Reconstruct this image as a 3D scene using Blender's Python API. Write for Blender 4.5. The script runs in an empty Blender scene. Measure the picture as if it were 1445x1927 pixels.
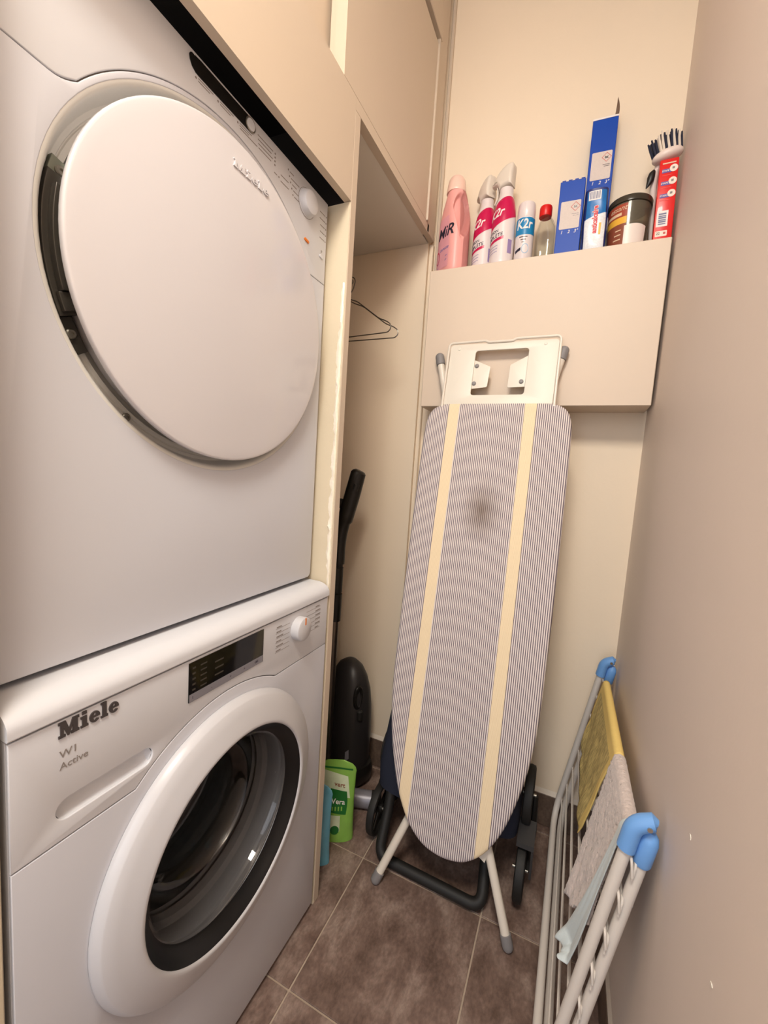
import bpy, bmesh, math, random
from mathutils import Vector, Matrix
random.seed(7)
PI = math.pi
SC = bpy.context.scene
COL = SC.collection

# ------------------------------------------------------------------ camera
cam_d = bpy.data.cameras.new('camera'); cam = bpy.data.objects.new('camera', cam_d); COL.objects.link(cam)
cam_d.sensor_fit = 'HORIZONTAL'; cam_d.sensor_width = 36.0; cam_d.lens = 36.0*779.378/1445.0
cam_d.clip_start = 0.01
_r, _u, _b = ((0.907276, 0.415434, 0.065307), (-0.100478, 0.063347, 0.992921), (0.408356, -0.907415, 0.099215))
cam.matrix_world = Matrix(((_r[0], _u[0], _b[0], 0.49), (_r[1], _u[1], _b[1], -0.805), (_r[2], _u[2], _b[2], 1.10), (0, 0, 0, 1)))
SC.camera = cam
# ------------------------------------------------------------------ world, lights, exposure
W = bpy.data.worlds.new('world'); SC.world = W; W.use_nodes = True
W.node_tree.nodes['Background'].inputs[0].default_value = (0.92, 0.95, 1.0, 1)
W.node_tree.nodes['Background'].inputs[1].default_value = 0.55
def area(name, loc, target, size, size_y, power, col):
    d = bpy.data.lights.new(name, 'AREA'); d.shape = 'RECTANGLE'; d.size = size; d.size_y = size_y
    d.energy = power; d.color = col
    o = bpy.data.objects.new(name, d); COL.objects.link(o); o.location = loc
    o.rotation_euler = (Vector(target)-Vector(loc)).to_track_quat('-Z', 'Y').to_euler()
    return o
area('ceiling_light', (0.42, -1.12, 2.42), (0.36, -0.6, 0.0), 0.40, 0.40, 29, (1.0, 0.93, 0.82))
area('fill_light', (0.25, -2.6, 1.5), (0.3, 0.5, 1.0), 1.0, 1.9, 18, (0.84, 0.90, 1.0))  # added cool fill from behind the camera; no doorway is modelled
SC.view_settings.view_transform = 'Standard'; SC.view_settings.look = 'None'
SC.view_settings.gamma = 1.0; SC.view_settings.use_curve_mapping = False
SC.view_settings.exposure = 0.0

# ------------------------------------------------------------------ materials
def lin(c):
    return tuple(((x/255)/12.92 if x/255 <= 0.04045 else ((x/255+0.055)/1.055)**2.4) for x in c)
def mat(name, rgb, rough=0.5, metal=0.0, noise=0.0, nscale=20.0, bump=0.0, bscale=200.0, trans=0.0, ior=1.45, coat=0.0, spec=0.5, alpha=1.0, sheen=0.0):
    m = bpy.data.materials.new(name); m.use_nodes = True
    nt = m.node_tree; b = nt.nodes['Principled BSDF']; c = lin(rgb)+(1,)
    b.inputs['Base Color'].default_value = c; b.inputs['Roughness'].default_value = rough
    b.inputs['Metallic'].default_value = metal; b.inputs['IOR'].default_value = ior
    b.inputs['Transmission Weight'].default_value = trans; b.inputs['Coat Weight'].default_value = coat
    b.inputs['Specular IOR Level'].default_value = spec; b.inputs['Sheen Weight'].default_value = sheen
    tc = nt.nodes.new('ShaderNodeTexCoord')
    if noise > 0:
        n = nt.nodes.new('ShaderNodeTexNoise'); n.inputs['Scale'].default_value = nscale; n.inputs['Detail'].default_value = 4
        nt.links.new(tc.outputs['Object'], n.inputs['Vector'])
        mx = nt.nodes.new('ShaderNodeMix'); mx.data_type = 'RGBA'
        mx.inputs['A'].default_value = tuple(x*(1-noise) for x in c[:3])+(1,); mx.inputs['B'].default_value = tuple(min(1, x*(1+noise)) for x in c[:3])+(1,)
        nt.links.new(n.outputs['Fac'], mx.inputs['Factor']); nt.links.new(mx.outputs['Result'], b.inputs['Base Color'])
    if bump > 0:
        n2 = nt.nodes.new('ShaderNodeTexNoise'); n2.inputs['Scale'].default_value = bscale; n2.inputs['Detail'].default_value = 3
        nt.links.new(tc.outputs['Object'], n2.inputs['Vector'])
        bp = nt.nodes.new('ShaderNodeBump'); bp.inputs['Strength'].default_value = bump; bp.inputs['Distance'].default_value = 0.002
        nt.links.new(n2.outputs['Fac'], bp.inputs['Height']); nt.links.new(bp.outputs['Normal'], b.inputs['Normal'])
    return m
M = {}
M['wall'] = mat('wall_paint', (240, 222, 198), 0.75, bump=0.12, bscale=120, noise=0.02, nscale=5)
M['wallr'] = mat('wall_paint_satin', (228, 214, 204), 0.55, bump=0.10, bscale=90, noise=0.03, nscale=4)
M['cab'] = mat('cabinet_paint', (207, 190, 170), 0.5, bump=0.05, bscale=60, noise=0.015, nscale=6)
M['ledge'] = mat('ledge_paint', (219, 200, 180), 0.5, bump=0.05, bscale=60, noise=0.02, nscale=5)
M['panel'] = mat('panel_paint_yellowed', (214, 200, 174), 0.5, bump=0.2, bscale=70, noise=0.04, nscale=12)
M['caulk'] = mat('caulk', (246, 236, 218), 0.3, bump=0.6, bscale=180)
M['ceil'] = mat('ceiling_paint', (232, 224, 212), 0.8)
M['dark'] = mat('void_shade', (22, 16, 12), 0.9)  # near-black colour stands in for shade inside closed hollows
M['white'] = mat('machine_enamel', (202, 203, 210), 0.28, coat=0.15)
M['whitep'] = mat('machine_plastic', (211, 212, 217), 0.32)
M['ringp'] = mat('door_ring_plastic', (200, 199, 202), 0.3)
M['doorw'] = mat('dryer_door_gloss', (210, 207, 210), 0.16, coat=0.4)
M['recess'] = mat('recess_grey_plastic', (216, 214, 208), 0.4)
M['print'] = mat('printed_grey', (138, 130, 126), 0.6)
M['printd'] = mat('printed_dark', (52, 46, 48), 0.6)
M['gap'] = mat('seam_gap', (140, 132, 126), 0.8)
M['bglass'] = mat('black_glass', (9, 9, 11), 0.06, spec=0.6)
M['bring'] = mat('black_door_rim', (14, 14, 16), 0.35)
M['logo'] = mat('logo_grey', (92, 86, 86), 0.35, metal=0.6)
M['strip'] = mat('display_silver', (140, 138, 146), 0.4, metal=0.3)
M['icon'] = mat('display_icon', (60, 54, 46), 0.5)
M['orange'] = mat('orange_lens', (224, 120, 30), 0.3)
M['rubber'] = mat('grey_rubber', (62, 60, 60), 0.5)
M['gasket'] = mat('door_gasket', (112, 110, 110), 0.4)
M['drum'] = mat('steel_drum', (92, 88, 82), 0.35, metal=0.8, noise=0.4, nscale=30)
M['chrome'] = mat('steel_chrome', (200, 198, 195), 0.2, metal=1.0)
M['screw'] = mat('screw_steel', (150, 145, 135), 0.35, metal=0.9)
M['zinc'] = mat('zinc_plate', (132, 136, 124), 0.45, metal=0.6, noise=0.15, nscale=60)
M['blackp'] = mat('black_plastic', (26, 24, 22), 0.4)
M['blackm'] = mat('black_matte', (30, 28, 26), 0.6)
M['hingeb'] = mat('hinge_black', (70, 66, 60), 0.30, metal=0.35)
M['vac'] = mat('vacuum_black', (46, 43, 43), 0.42)
M['steeltube'] = mat('steel_tube', (120, 112, 104), 0.3, metal=0.9)
M['navy'] = mat('navy_fabric', (38, 42, 58), 0.85, bump=0.3, bscale=300, noise=0.15, nscale=15)
M['tubew'] = mat('ivory_enamel', (226, 216, 202), 0.35)
M['capg'] = mat('grey_cap_plastic', (132, 128, 128), 0.5)
M['rest'] = mat('iron_rest_metal', (226, 218, 204), 0.42, noise=0.03, nscale=14)
M['rackw'] = mat('rack_white_coat', (214, 206, 198), 0.4)
M['blue'] = mat('light_blue_plastic', (110, 160, 220), 0.35)
M['bluelint'] = mat('pale_blue_cloth', (196, 206, 208), 0.9, bump=0.3, bscale=250, sheen=0.2)
M['towel'] = mat('grey_terry', (206, 192, 186), 0.95, bump=1.0, bscale=160, noise=0.08, nscale=40, sheen=0.3)
M['pinkb'] = mat('pink_bottle', (243, 172, 166), 0.38)
M['pinkcap'] = mat('pearl_pink_cap', (242, 204, 188), 0.3, coat=0.3)
M['pinklab'] = mat('pink_label', (234, 164, 174), 0.4, noise=0.12, nscale=24)
M['pinkline'] = mat('pink_pale_line', (246, 190, 186), 0.4)
M['magenta'] = mat('magenta_label', (196, 8, 76), 0.3)
M['purple'] = mat('purple_label', (150, 130, 176), 0.4)
M['canw'] = mat('can_white', (226, 214, 212), 0.3, coat=0.2)
M['trig'] = mat('trigger_white', (222, 210, 196), 0.35)
M['cyan'] = mat('blue_band', (20, 128, 182), 0.35)
M['paper'] = mat('paper_white', (238, 230, 226), 0.6)
M['ink'] = mat('ink_dark', (36, 32, 52), 0.6)
M['greyblot'] = mat('pale_blue_blot', (150, 186, 214), 0.5)
M['glass'] = mat('clear_glass', (244, 246, 242), 0.03, trans=1.0, ior=1.3)
M['redcap'] = mat('red_cap', (214, 20, 18), 0.35)
M['boxblue'] = mat('blue_card', (2, 66, 168), 0.4, spec=0.25)
M['card'] = mat('grey_card', (176, 152, 136), 0.7)
M['labgrey'] = mat('box_label_grey', (212, 198, 190), 0.6, noise=0.08, nscale=300)
M['redline'] = mat('red_print', (198, 92, 84), 0.6)
M['redtext'] = mat('red_letters', (214, 56, 66), 0.5)
M['pouchw'] = mat('granule_print', (232, 234, 240), 0.3, noise=0.2, nscale=260)
M['pouchb'] = mat('pouch_blue', (30, 110, 178), 0.25, noise=0.3, nscale=50)
M['pouchd'] = mat('pouch_edge_navy', (44, 54, 116), 0.3)
M['jar'] = mat('smoky_plastic', (84, 74, 58), 0.15, trans=0.55, ior=1.3)
M['jarlid'] = mat('dark_lid', (58, 52, 42), 0.2)
M['jarlab'] = mat('brown_label', (134, 70, 50), 0.35, noise=0.1, nscale=40)
M['jarred'] = mat('brick_label', (160, 66, 44), 0.35)
M['yellow'] = mat('yellow_band', (232, 176, 60), 0.4)
M['beige'] = mat('beige_print', (220, 190, 160), 0.5)
M['jarw'] = mat('white_patch', (234, 220, 210), 0.35)
M['red'] = mat('red_pack', (222, 30, 28), 0.3, coat=0.2)
M['redlite'] = mat('red_pack_pale', (232, 76, 66), 0.4)
M['tag'] = mat('tag_violet', (100, 84, 160), 0.5)
M['disc'] = mat('disc_cream', (238, 222, 206), 0.5)
M['greyline'] = mat('barcode_grey', (120, 124, 152), 0.6)
M['brushw'] = mat('brush_white', (232, 214, 204), 0.35)
M['bristle'] = mat('bristle_navy', (30, 36, 58), 0.5)
M['bristlew'] = mat('bristle_white', (226, 212, 196), 0.5)
M['green'] = mat('green_pouch', (134, 184, 80), 0.25, noise=0.2, nscale=18, coat=0.3)
M['greend'] = mat('green_dark', (24, 104, 40), 0.4)
M['greenl'] = mat('pale_green_print', (206, 218, 186), 0.4, noise=0.15, nscale=40)
M['brownred'] = mat('brown_red_print', (130, 62, 40), 0.6)
M['cyanp'] = mat('blue_pouch', (104, 168, 192), 0.25, noise=0.15, nscale=20, coat=0.3)
M['sealant'] = mat('sealant_white', (214, 202, 188), 0.6, bump=0.4, bscale=80)
M['grout'] = mat('grout', (176, 158, 140), 0.85, noise=0.15, nscale=60)
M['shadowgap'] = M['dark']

def thin_glass(name, tint, rough=0.03, milk=0.0, milkc=(0.2, 0.18, 0.13)):
    m = bpy.data.materials.new(name); m.use_nodes = True; nt = m.node_tree
    for n in list(nt.nodes):
        if n.type == 'BSDF_PRINCIPLED': nt.nodes.remove(n)
    out = [n for n in nt.nodes if n.type == 'OUTPUT_MATERIAL'][0]
    t = nt.nodes.new('ShaderNodeBsdfTransparent'); t.inputs[0].default_value = tint+(1,)
    g = nt.nodes.new('ShaderNodeBsdfGlossy'); g.inputs['Roughness'].default_value = rough
    lw = nt.nodes.new('ShaderNodeLayerWeight'); lw.inputs[0].default_value = 0.5; pw = nt.nodes.new('ShaderNodeMath'); pw.operation = 'POWER'; nt.links.new(lw.outputs['Facing'], pw.inputs[0]); pw.inputs[1].default_value = 4.0
    fr = nt.nodes.new('ShaderNodeMath'); fr.operation = 'MULTIPLY_ADD'; nt.links.new(pw.outputs[0], fr.inputs[0]); fr.inputs[1].default_value = 0.75; fr.inputs[2].default_value = 0.035
    mx = nt.nodes.new('ShaderNodeMixShader'); nt.links.new(fr.outputs[0], mx.inputs[0]); nt.links.new(t.outputs[0], mx.inputs[1]); nt.links.new(g.outputs[0], mx.inputs[2])
    last = mx
    if milk > 0:
        df = nt.nodes.new('ShaderNodeBsdfDiffuse'); df.inputs[0].default_value = milkc+(1,)
        m2 = nt.nodes.new('ShaderNodeMixShader'); m2.inputs[0].default_value = milk
        nt.links.new(mx.outputs[0], m2.inputs[1]); nt.links.new(df.outputs[0], m2.inputs[2]); last = m2
    nt.links.new(last.outputs[0], out.inputs['Surface'])
    return m
M['glass'] = thin_glass('clear_glass', (0.95, 0.95, 0.93))
M['doorglass'] = thin_glass('door_glass', (0.95, 0.955, 0.96), 0.03)
M['jar'] = thin_glass('smoky_plastic', (0.86, 0.83, 0.74), 0.10, 0.35, (0.22, 0.19, 0.14))
def tile_mat(name, ca, cb, cc):
    m = bpy.data.materials.new(name); m.use_nodes = True; nt = m.node_tree; b = nt.nodes['Principled BSDF']
    b.inputs['Roughness'].default_value = 0.5
    tc = nt.nodes.new('ShaderNodeTexCoord'); oi = nt.nodes.new('ShaderNodeObjectInfo')
    ad = nt.nodes.new('ShaderNodeVectorMath'); ad.operation = 'MULTIPLY_ADD'
    cb2 = nt.nodes.new('ShaderNodeCombineXYZ'); nt.links.new(oi.outputs['Random'], cb2.inputs[0]); nt.links.new(oi.outputs['Random'], cb2.inputs[1])
    ad.inputs[1].default_value = (7, 13, 5)
    nt.links.new(cb2.outputs[0], ad.inputs[0]); nt.links.new(tc.outputs['Object'], ad.inputs[2])
    mp = nt.nodes.new('ShaderNodeMapping'); mp.inputs['Scale'].default_value = (1.7, 1.0, 1.0); nt.links.new(ad.outputs[0], mp.inputs[0])
    n1 = nt.nodes.new('ShaderNodeTexNoise'); n1.inputs['Scale'].default_value = 8; n1.inputs['Detail'].default_value = 10; n1.inputs['Roughness'].default_value = 0.70; n1.inputs['Distortion'].default_value = 0.25
    nt.links.new(mp.outputs[0], n1.inputs['Vector'])
    r = nt.nodes.new('ShaderNodeValToRGB'); e = r.color_ramp.elements
    e[0].position = 0.33; e[0].color = lin(ca)+(1,); e[1].position = 0.68; e[1].color = lin(cc)+(1,)
    k = e.new(0.5); k.color = lin(cb)+(1,)
    nt.links.new(n1.outputs['Fac'], r.inputs[0])
    n2 = nt.nodes.new('ShaderNodeTexNoise'); n2.inputs['Scale'].default_value = 90; n2.inputs['Detail'].default_value = 3
    nt.links.new(mp.outputs[0], n2.inputs['Vector'])
    mx = nt.nodes.new('ShaderNodeMix'); mx.data_type = 'RGBA'; mx.blend_type = 'OVERLAY'; mx.inputs['Factor'].default_value = 0.45
    nt.links.new(r.outputs[0], mx.inputs['A']); nt.links.new(n2.outputs['Fac'], mx.inputs['B'])
    nt.links.new(mx.outputs['Result'], b.inputs['Base Color'])
    bp = nt.nodes.new('ShaderNodeBump'); bp.inputs['Strength'].default_value = 0.25; bp.inputs['Distance'].default_value = 0.002
    nt.links.new(n1.outputs['Fac'], bp.inputs['Height']); nt.links.new(bp.outputs['Normal'], b.inputs['Normal'])
    return m
M['tile'] = tile_mat('brown_stone_tile', (88, 68, 58), (120, 98, 88), (156, 136, 124))
M['skirt'] = tile_mat('brown_skirting_tile', (84, 68, 58), (104, 86, 74), (122, 102, 88))

def stripe_mat():
    m = bpy.data.materials.new('striped_cotton'); m.use_nodes = True; nt = m.node_tree; b = nt.nodes['Principled BSDF']
    b.inputs['Roughness'].default_value = 0.9
    uv = nt.nodes.new('ShaderNodeUVMap'); sp = nt.nodes.new('ShaderNodeSeparateXYZ'); nt.links.new(uv.outputs[0], sp.inputs[0])
    def ma(op, a, bb=None, c=None, clamp=False):
        n = nt.nodes.new('ShaderNodeMath'); n.operation = op; n.use_clamp = clamp
        for i, v in enumerate((a, bb, c)):
            if v is None: continue
            if isinstance(v, (int, float)): n.inputs[i].default_value = v
            else: nt.links.new(v, n.inputs[i])
        return n.outputs[0]
    u, s = sp.outputs[0], sp.outputs[1]
    fr = ma('FRACT', ma('DIVIDE', u, 0.0051))
    line = ma('LESS_THAN', fr, 0.42)
    bl = ma('LESS_THAN', ma('ABSOLUTE', ma('ADD', u, 0.115)), 0.0150)
    br = ma('LESS_THAN', ma('ABSOLUTE', ma('SUBTRACT', u, 0.0925)), 0.0150)
    band = ma('MAXIMUM', bl, br)
    fine = ma('LESS_THAN', ma('FRACT', ma('DIVIDE', u, 0.0026)), 0.4)
    def mixc(f, a, bb):
        n = nt.nodes.new('ShaderNodeMix'); n.data_type = 'RGBA'
        nt.links.new(f, n.inputs['Factor'])
        for k, v in (('A', a), ('B', bb)):
            if isinstance(v, tuple): n.inputs[k].default_value = lin(v)+(1,)
            else: nt.links.new(v, n.inputs[k])
        return n.outputs['Result']
    c1 = mixc(line, (226, 214, 208), (104, 92, 104))
    c2 = mixc(fine, (240, 220, 186), (228, 204, 166))
    c = mixc(band, c1, c2)
    # scorch mark left by the iron
    du = ma('DIVIDE', ma('ADD', u, 0.004), 0.062); ds = ma('DIVIDE', ma('SUBTRACT', s, 1.03), 0.10)
    d = ma('SQRT', ma('ADD', ma('MULTIPLY', du, du), ma('MULTIPLY', ds, ds)))
    f = ma('MULTIPLY', ma('POWER', ma('SUBTRACT', 1.0, d, clamp=True), 1.3), 0.75)
    c = mixc(f, c, (96, 76, 58))
    nz = nt.nodes.new('ShaderNodeTexNoise'); nz.inputs['Scale'].default_value = 6; nz.inputs['Detail'].default_value = 3
    nt.links.new(uv.outputs[0], nz.inputs['Vector'])
    hv = nt.nodes.new('ShaderNodeMix'); hv.data_type = 'RGBA'; hv.blend_type = 'MULTIPLY'; hv.inputs['Factor'].default_value = 0.25
    nt.links.new(c, hv.inputs['A']); nt.links.new(nz.outputs['Fac'], hv.inputs['B'])
    nt.links.new(c, b.inputs['Base Color'])
    n2 = nt.nodes.new('ShaderNodeTexNoise'); n2.inputs['Scale'].default_value = 25; nt.links.new(uv.outputs[0], n2.inputs['Vector'])
    bp = nt.nodes.new('ShaderNodeBump'); bp.inputs['Strength'].default_value = 0.12; bp.inputs['Distance'].default_value = 0.01
    nt.links.new(n2.outputs['Fac'], bp.inputs['Height']); nt.links.new(bp.outputs['Normal'], b.inputs['Normal'])
    return m
M['board'] = stripe_mat()
def yellow_cloth():
    m = bpy.data.materials.new('yellow_cloth'); m.use_nodes = True; nt = m.node_tree; b = nt.nodes['Principled BSDF']
    b.inputs['Roughness'].default_value = 0.95
    uv = nt.nodes.new('ShaderNodeUVMap'); sp = nt.nodes.new('ShaderNodeSeparateXYZ'); nt.links.new(uv.outputs[0], sp.inputs[0])
    mp = nt.nodes.new('ShaderNodeMapping'); mp.inputs['Scale'].default_value = (60, 14, 1); nt.links.new(uv.outputs[0], mp.inputs[0])
    n = nt.nodes.new('ShaderNodeTexNoise'); n.inputs['Scale'].default_value = 1.0; n.inputs['Detail'].default_value = 5; nt.links.new(mp.outputs[0], n.inputs['Vector'])
    r = nt.nodes.new('ShaderNodeValToRGB'); e = r.color_ramp.elements
    e[0].position = 0.36; e[0].color = lin((176, 154, 98))+(1,); e[1].position = 0.64; e[1].color = lin((226, 203, 132))+(1,)
    nt.links.new(n.outputs['Fac'], r.inputs[0])
    # yellow hem along both long edges
    a = nt.nodes.new('ShaderNodeMath'); a.operation = 'SUBTRACT'; nt.links.new(sp.outputs[0], a.inputs[0]); a.inputs[1].default_value = 0.5
    a2 = nt.nodes.new('ShaderNodeMath'); a2.operation = 'ABSOLUTE'; nt.links.new(a.outputs[0], a2.inputs[0])
    a3 = nt.nodes.new('ShaderNodeMath'); a3.operation = 'GREATER_THAN'; nt.links.new(a2.outputs[0], a3.inputs[0]); a3.inputs[1].default_value = 0.43
    a4 = nt.nodes.new('ShaderNodeMath'); a4.operation = 'LESS_THAN'; nt.links.new(sp.outputs[1], a4.inputs[0]); a4.inputs[1].default_value = 0.42
    a6 = nt.nodes.new('ShaderNodeMath'); a6.operation = 'MAXIMUM'; nt.links.new(a3.outputs[0], a6.inputs[0]); nt.links.new(a4.outputs[0], a6.inputs[1])
    mx = nt.nodes.new('ShaderNodeMix'); mx.data_type = 'RGBA'; nt.links.new(a6.outputs[0], mx.inputs['Factor'])
    nt.links.new(r.outputs[0], mx.inputs['A']); mx.inputs['B'].default_value = lin((238, 208, 126))+(1,)
    nt.links.new(mx.outputs['Result'], b.inputs['Base Color'])
    bp = nt.nodes.new('ShaderNodeBump'); bp.inputs['Strength'].default_value = 0.5; bp.inputs['Distance'].default_value = 0.002
    nt.links.new(n.outputs['Fac'], bp.inputs['Height']); nt.links.new(bp.outputs['Normal'], b.inputs['Normal'])
    return m
M['ycloth'] = yellow_cloth()

# ------------------------------------------------------------------ object helpers
def root_loc(p):
    v = Vector((0, 0, 0))
    while p is not None: v += p.location; p = p.parent
    return v
def obj(name, bm, m, parent=None, smooth=True, kind=None, label=None, ang=35):
    me = bpy.data.meshes.new(name)
    off = root_loc(parent)
    if parent is not None: bmesh.ops.translate(bm, verts=bm.verts, vec=-off)
    bmesh.ops.recalc_face_normals(bm, faces=bm.faces)
    if smooth:
        for f in bm.faces: f.smooth = True
        ca = math.radians(ang)
        for e in bm.edges:
            if len(e.link_faces) == 2 and e.calc_face_angle(0) > ca: e.smooth = False
    bm.to_mesh(me); bm.free()
    o = bpy.data.objects.new(name, me); COL.objects.link(o)
    for k in (m if isinstance(m, (list, tuple)) else [m]): me.materials.append(M[k])
    if parent is not None: o.parent = parent
    if kind: o['kind'] = kind
    if label: o['label'] = label
    return o
def tag(o, label, cat, group=None):
    o['label'] = label; o['category'] = cat
    if group: o['group'] = group
    return o
def thing(name, loc, label, cat, group=None):
    o = bpy.data.objects.new(name, None); COL.objects.link(o); o.location = loc; o.empty_display_size = 0.05
    return tag(o, label, cat, group)
def struct(name, bm, m, parent=None, smooth=False):
    o = obj(name, bm, m, parent, smooth)
    if parent is None: o['kind'] = 'structure'
    return o
def join(*bms):
    a = bms[0]
    for b in bms[1:]:
        me = bpy.data.meshes.new('tmp'); b.to_mesh(me); b.free(); a.from_mesh(me); bpy.data.meshes.remove(me)
    return a
def box(x0, x1, y0, y1, z0, z1, bev=0.0, seg=2):
    bm = bmesh.new()
    bmesh.ops.create_cube(bm, size=1)
    for v in bm.verts:
        v.co = ((x0+x1)/2+v.co.x*(x1-x0), (y0+y1)/2+v.co.y*(y1-y0), (z0+z1)/2+v.co.z*(z1-z0))
    if bev > 0: bmesh.ops.bevel(bm, geom=bm.edges[:], offset=bev, segments=seg, affect='EDGES', profile=0.5)
    return bm
def mapbm(bm, f):
    for v in bm.verts: v.co = f(v.co.x, v.co.y, v.co.z)
    return bm
def rot(bm, ax, deg, c):
    bmesh.ops.rotate(bm, verts=bm.verts, cent=c, matrix=Matrix.Rotation(math.radians(deg), 3, ax)); return bm
def tube(pts, r, n=12, caps=True, closed=False):
    pts = [Vector(p) for p in pts]; bm = bmesh.new(); rings = []
    rr = r if isinstance(r, (list, tuple)) else [r]*len(pts)
    N = len(pts); t0 = None; up = None
    for i, p in enumerate(pts):
        if closed: t = (pts[(i+1) % N]-pts[i-1]).normalized()
        else: t = (pts[min(i+1, N-1)]-pts[max(i-1, 0)]).normalized()
        if up is None:
            up = Vector((0, 0, 1)) if abs(t.z) < 0.9 else Vector((1, 0, 0))
            up = (up-t*up.dot(t)).normalized()
        else:
            up = (up-t*up.dot(t)).normalized()
        s = t.cross(up)
        rings.append([bm.verts.new(p+(up*math.cos(2*PI*k/n)+s*math.sin(2*PI*k/n))*rr[i]) for k in range(n)])
    for i in range(N if closed else N-1):
        a, b = rings[i], rings[(i+1) % N]
        for k in range(n): bm.faces.new((a[k], a[(k+1) % n], b[(k+1) % n], b[k]))
    if caps and not closed:
        bm.faces.new(rings[0][::-1]); bm.faces.new(rings[-1])
    return bm
def arcpath(pts, rad, n=6):
    """polyline with rounded corners"""
    pts = [Vector(p) for p in pts]; out = [pts[0]]
    for i in range(1, len(pts)-1):
        p = pts[i]; a = (pts[i-1]-p); b = (pts[i+1]-p)
        d = min(rad, a.length*0.49, b.length*0.49); a = p+a.normalized()*d; b = p+b.normalized()*d
        for k in range(n+1):
            t = k/n; out.append(a*(1-t)**2+p*2*t*(1-t)+b*t*t)
    out.append(pts[-1]); return out
def lathe(prof, n=48, cap0=True, cap1=True):
    """profile of (r, h); returns bm around local Z"""
    bm = bmesh.new(); rings = []
    for r, h in prof:
        if r < 1e-6: rings.append([bm.verts.new((0, 0, h))])
        else: rings.append([bm.verts.new((r*math.cos(2*PI*k/n), r*math.sin(2*PI*k/n), h)) for k in range(n)])
    for a, b in zip(rings, rings[1:]):
        for k in range(n):
            k2 = (k+1) % n
            if len(a) == 1 and len(b) == 1: continue
            if len(a) == 1: bm.faces.new((a[0], b[k], b[k2]))
            elif len(b) == 1: bm.faces.new((a[k], a[k2], b[0]))
            else: bm.faces.new((a[k], a[k2], b[k2], b[k]))
    if cap0 and len(rings[0]) > 1: bm.faces.new(rings[0][::-1])
    if cap1 and len(rings[-1]) > 1: bm.faces.new(rings[-1])
    return bm
def lathe_x(prof, cy, cz, n=72, **k):     # profile (r, x)
    return mapbm(lathe(prof, n, **k), lambda x, y, z: (z, cy+x, cz+y))
def lathe_z(prof, cx, cy, z0=0.0, n=40, **k):
    return mapbm(lathe(prof, n, **k), lambda x, y, z: (cx+x, cy+y, z0+z))
DG = None
def curve_bm(splines, ext, bev=0.0):
    cu = bpy.data.curves.new('c', 'CURVE'); cu.dimensions = '2D'; cu.fill_mode = 'BOTH'
    cu.extrude = max(ext-bev, 0.00001); cu.bevel_depth = bev; cu.bevel_resolution = 2
    if bev: cu.offset = -bev
    for pts in splines:
        s = cu.splines.new('POLY'); s.points.add(len(pts)-1); s.use_cyclic_u = True
        for p, q in zip(s.points, pts): p.co = (q[0], q[1], 0, 1)
    return _tobm(cu)
def _tobm(cu):
    o = bpy.data.objects.new('c', cu); COL.objects.link(o)
    dg = bpy.context.evaluated_depsgraph_get(); me = bpy.data.meshes.new_from_object(o.evaluated_get(dg))
    bm = bmesh.new(); bm.from_mesh(me); bmesh.ops.remove_doubles(bm, verts=bm.verts, dist=1e-6)
    bpy.data.meshes.remove(me); bpy.data.objects.remove(o); bpy.data.curves.remove(cu)
    return bm
def text_bm(s, size, ext=0.0002, bold=0.0, shear=0.0, align='CENTER', sx=1.0, sub=False):
    cu = bpy.data.curves.new('t', 'FONT'); cu.body = s; cu.size = size; cu.extrude = ext; cu.offset = bold*size; cu.shear = shear
    cu.align_x = align; cu.align_y = 'CENTER'; cu.resolution_u = 3
    bm = _tobm(cu)
    if sx != 1.0: mapbm(bm, lambda x, y, z: (x*sx, y, z))
    if sub:
        bmesh.ops.triangulate(bm, faces=bm.faces); bmesh.ops.subdivide_edges(bm, edges=[e for e in bm.edges if e.calc_length() > 0.004], cuts=2)
    return bm
def onX(x, cy, cz):     # (u right, v up, w out) on a surface facing +x
    return lambda u, v, w: (x+w, cy+u, cz+v)
def onYn(y, cx, cz):    # on a surface facing the camera side (-y)
    return lambda u, v, w: (cx+u, y-w, cz+v)
def arc(cy, cz, r, a0, a1, n=40):
    return [(cy+r*math.cos(math.radians(a0+(a1-a0)*k/n)), cz+r*math.sin(math.radians(a0+(a1-a0)*k/n))) for k in range(n+1)]
def rect(x0, x1, y0, y1): return [(x0, y0), (x1, y0), (x1, y1), (x0, y1)]
def rrect(x0, x1, y0, y1, r, n=6):
    return arc(x1-r, y1-r, r, 0, 90, n)+arc(x0+r, y1-r, r, 90, 180, n)+arc(x0+r, y0+r, r, 180, 270, n)+arc(x1-r, y0+r, r, 270, 360, n)
def plateX(splines, x_front, thick, bev=0.0015):
    return mapbm(curve_bm(splines, thick/2, bev), lambda u, v, w: (x_front-thick/2+w, u, v))
def plateY(splines, y_front, thick, bev=0.001):
    return mapbm(curve_bm(splines, thick/2, bev), lambda u, v, w: (u, y_front+thick/2-w, v))
def wrap(bm, cx, cy, z0, phi, rz, lift=0.0004):
    """wrap (u,v,w) round a vertical axis; rz(z) radius, phi the facing angle"""
    def f(u, v, w):
        r = rz(v); a = phi+u/max(r, 0.003); q = r+lift+w
        return (cx+q*math.cos(a), cy+q*math.sin(a), z0+v)
    return mapbm(bm, f)
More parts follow.
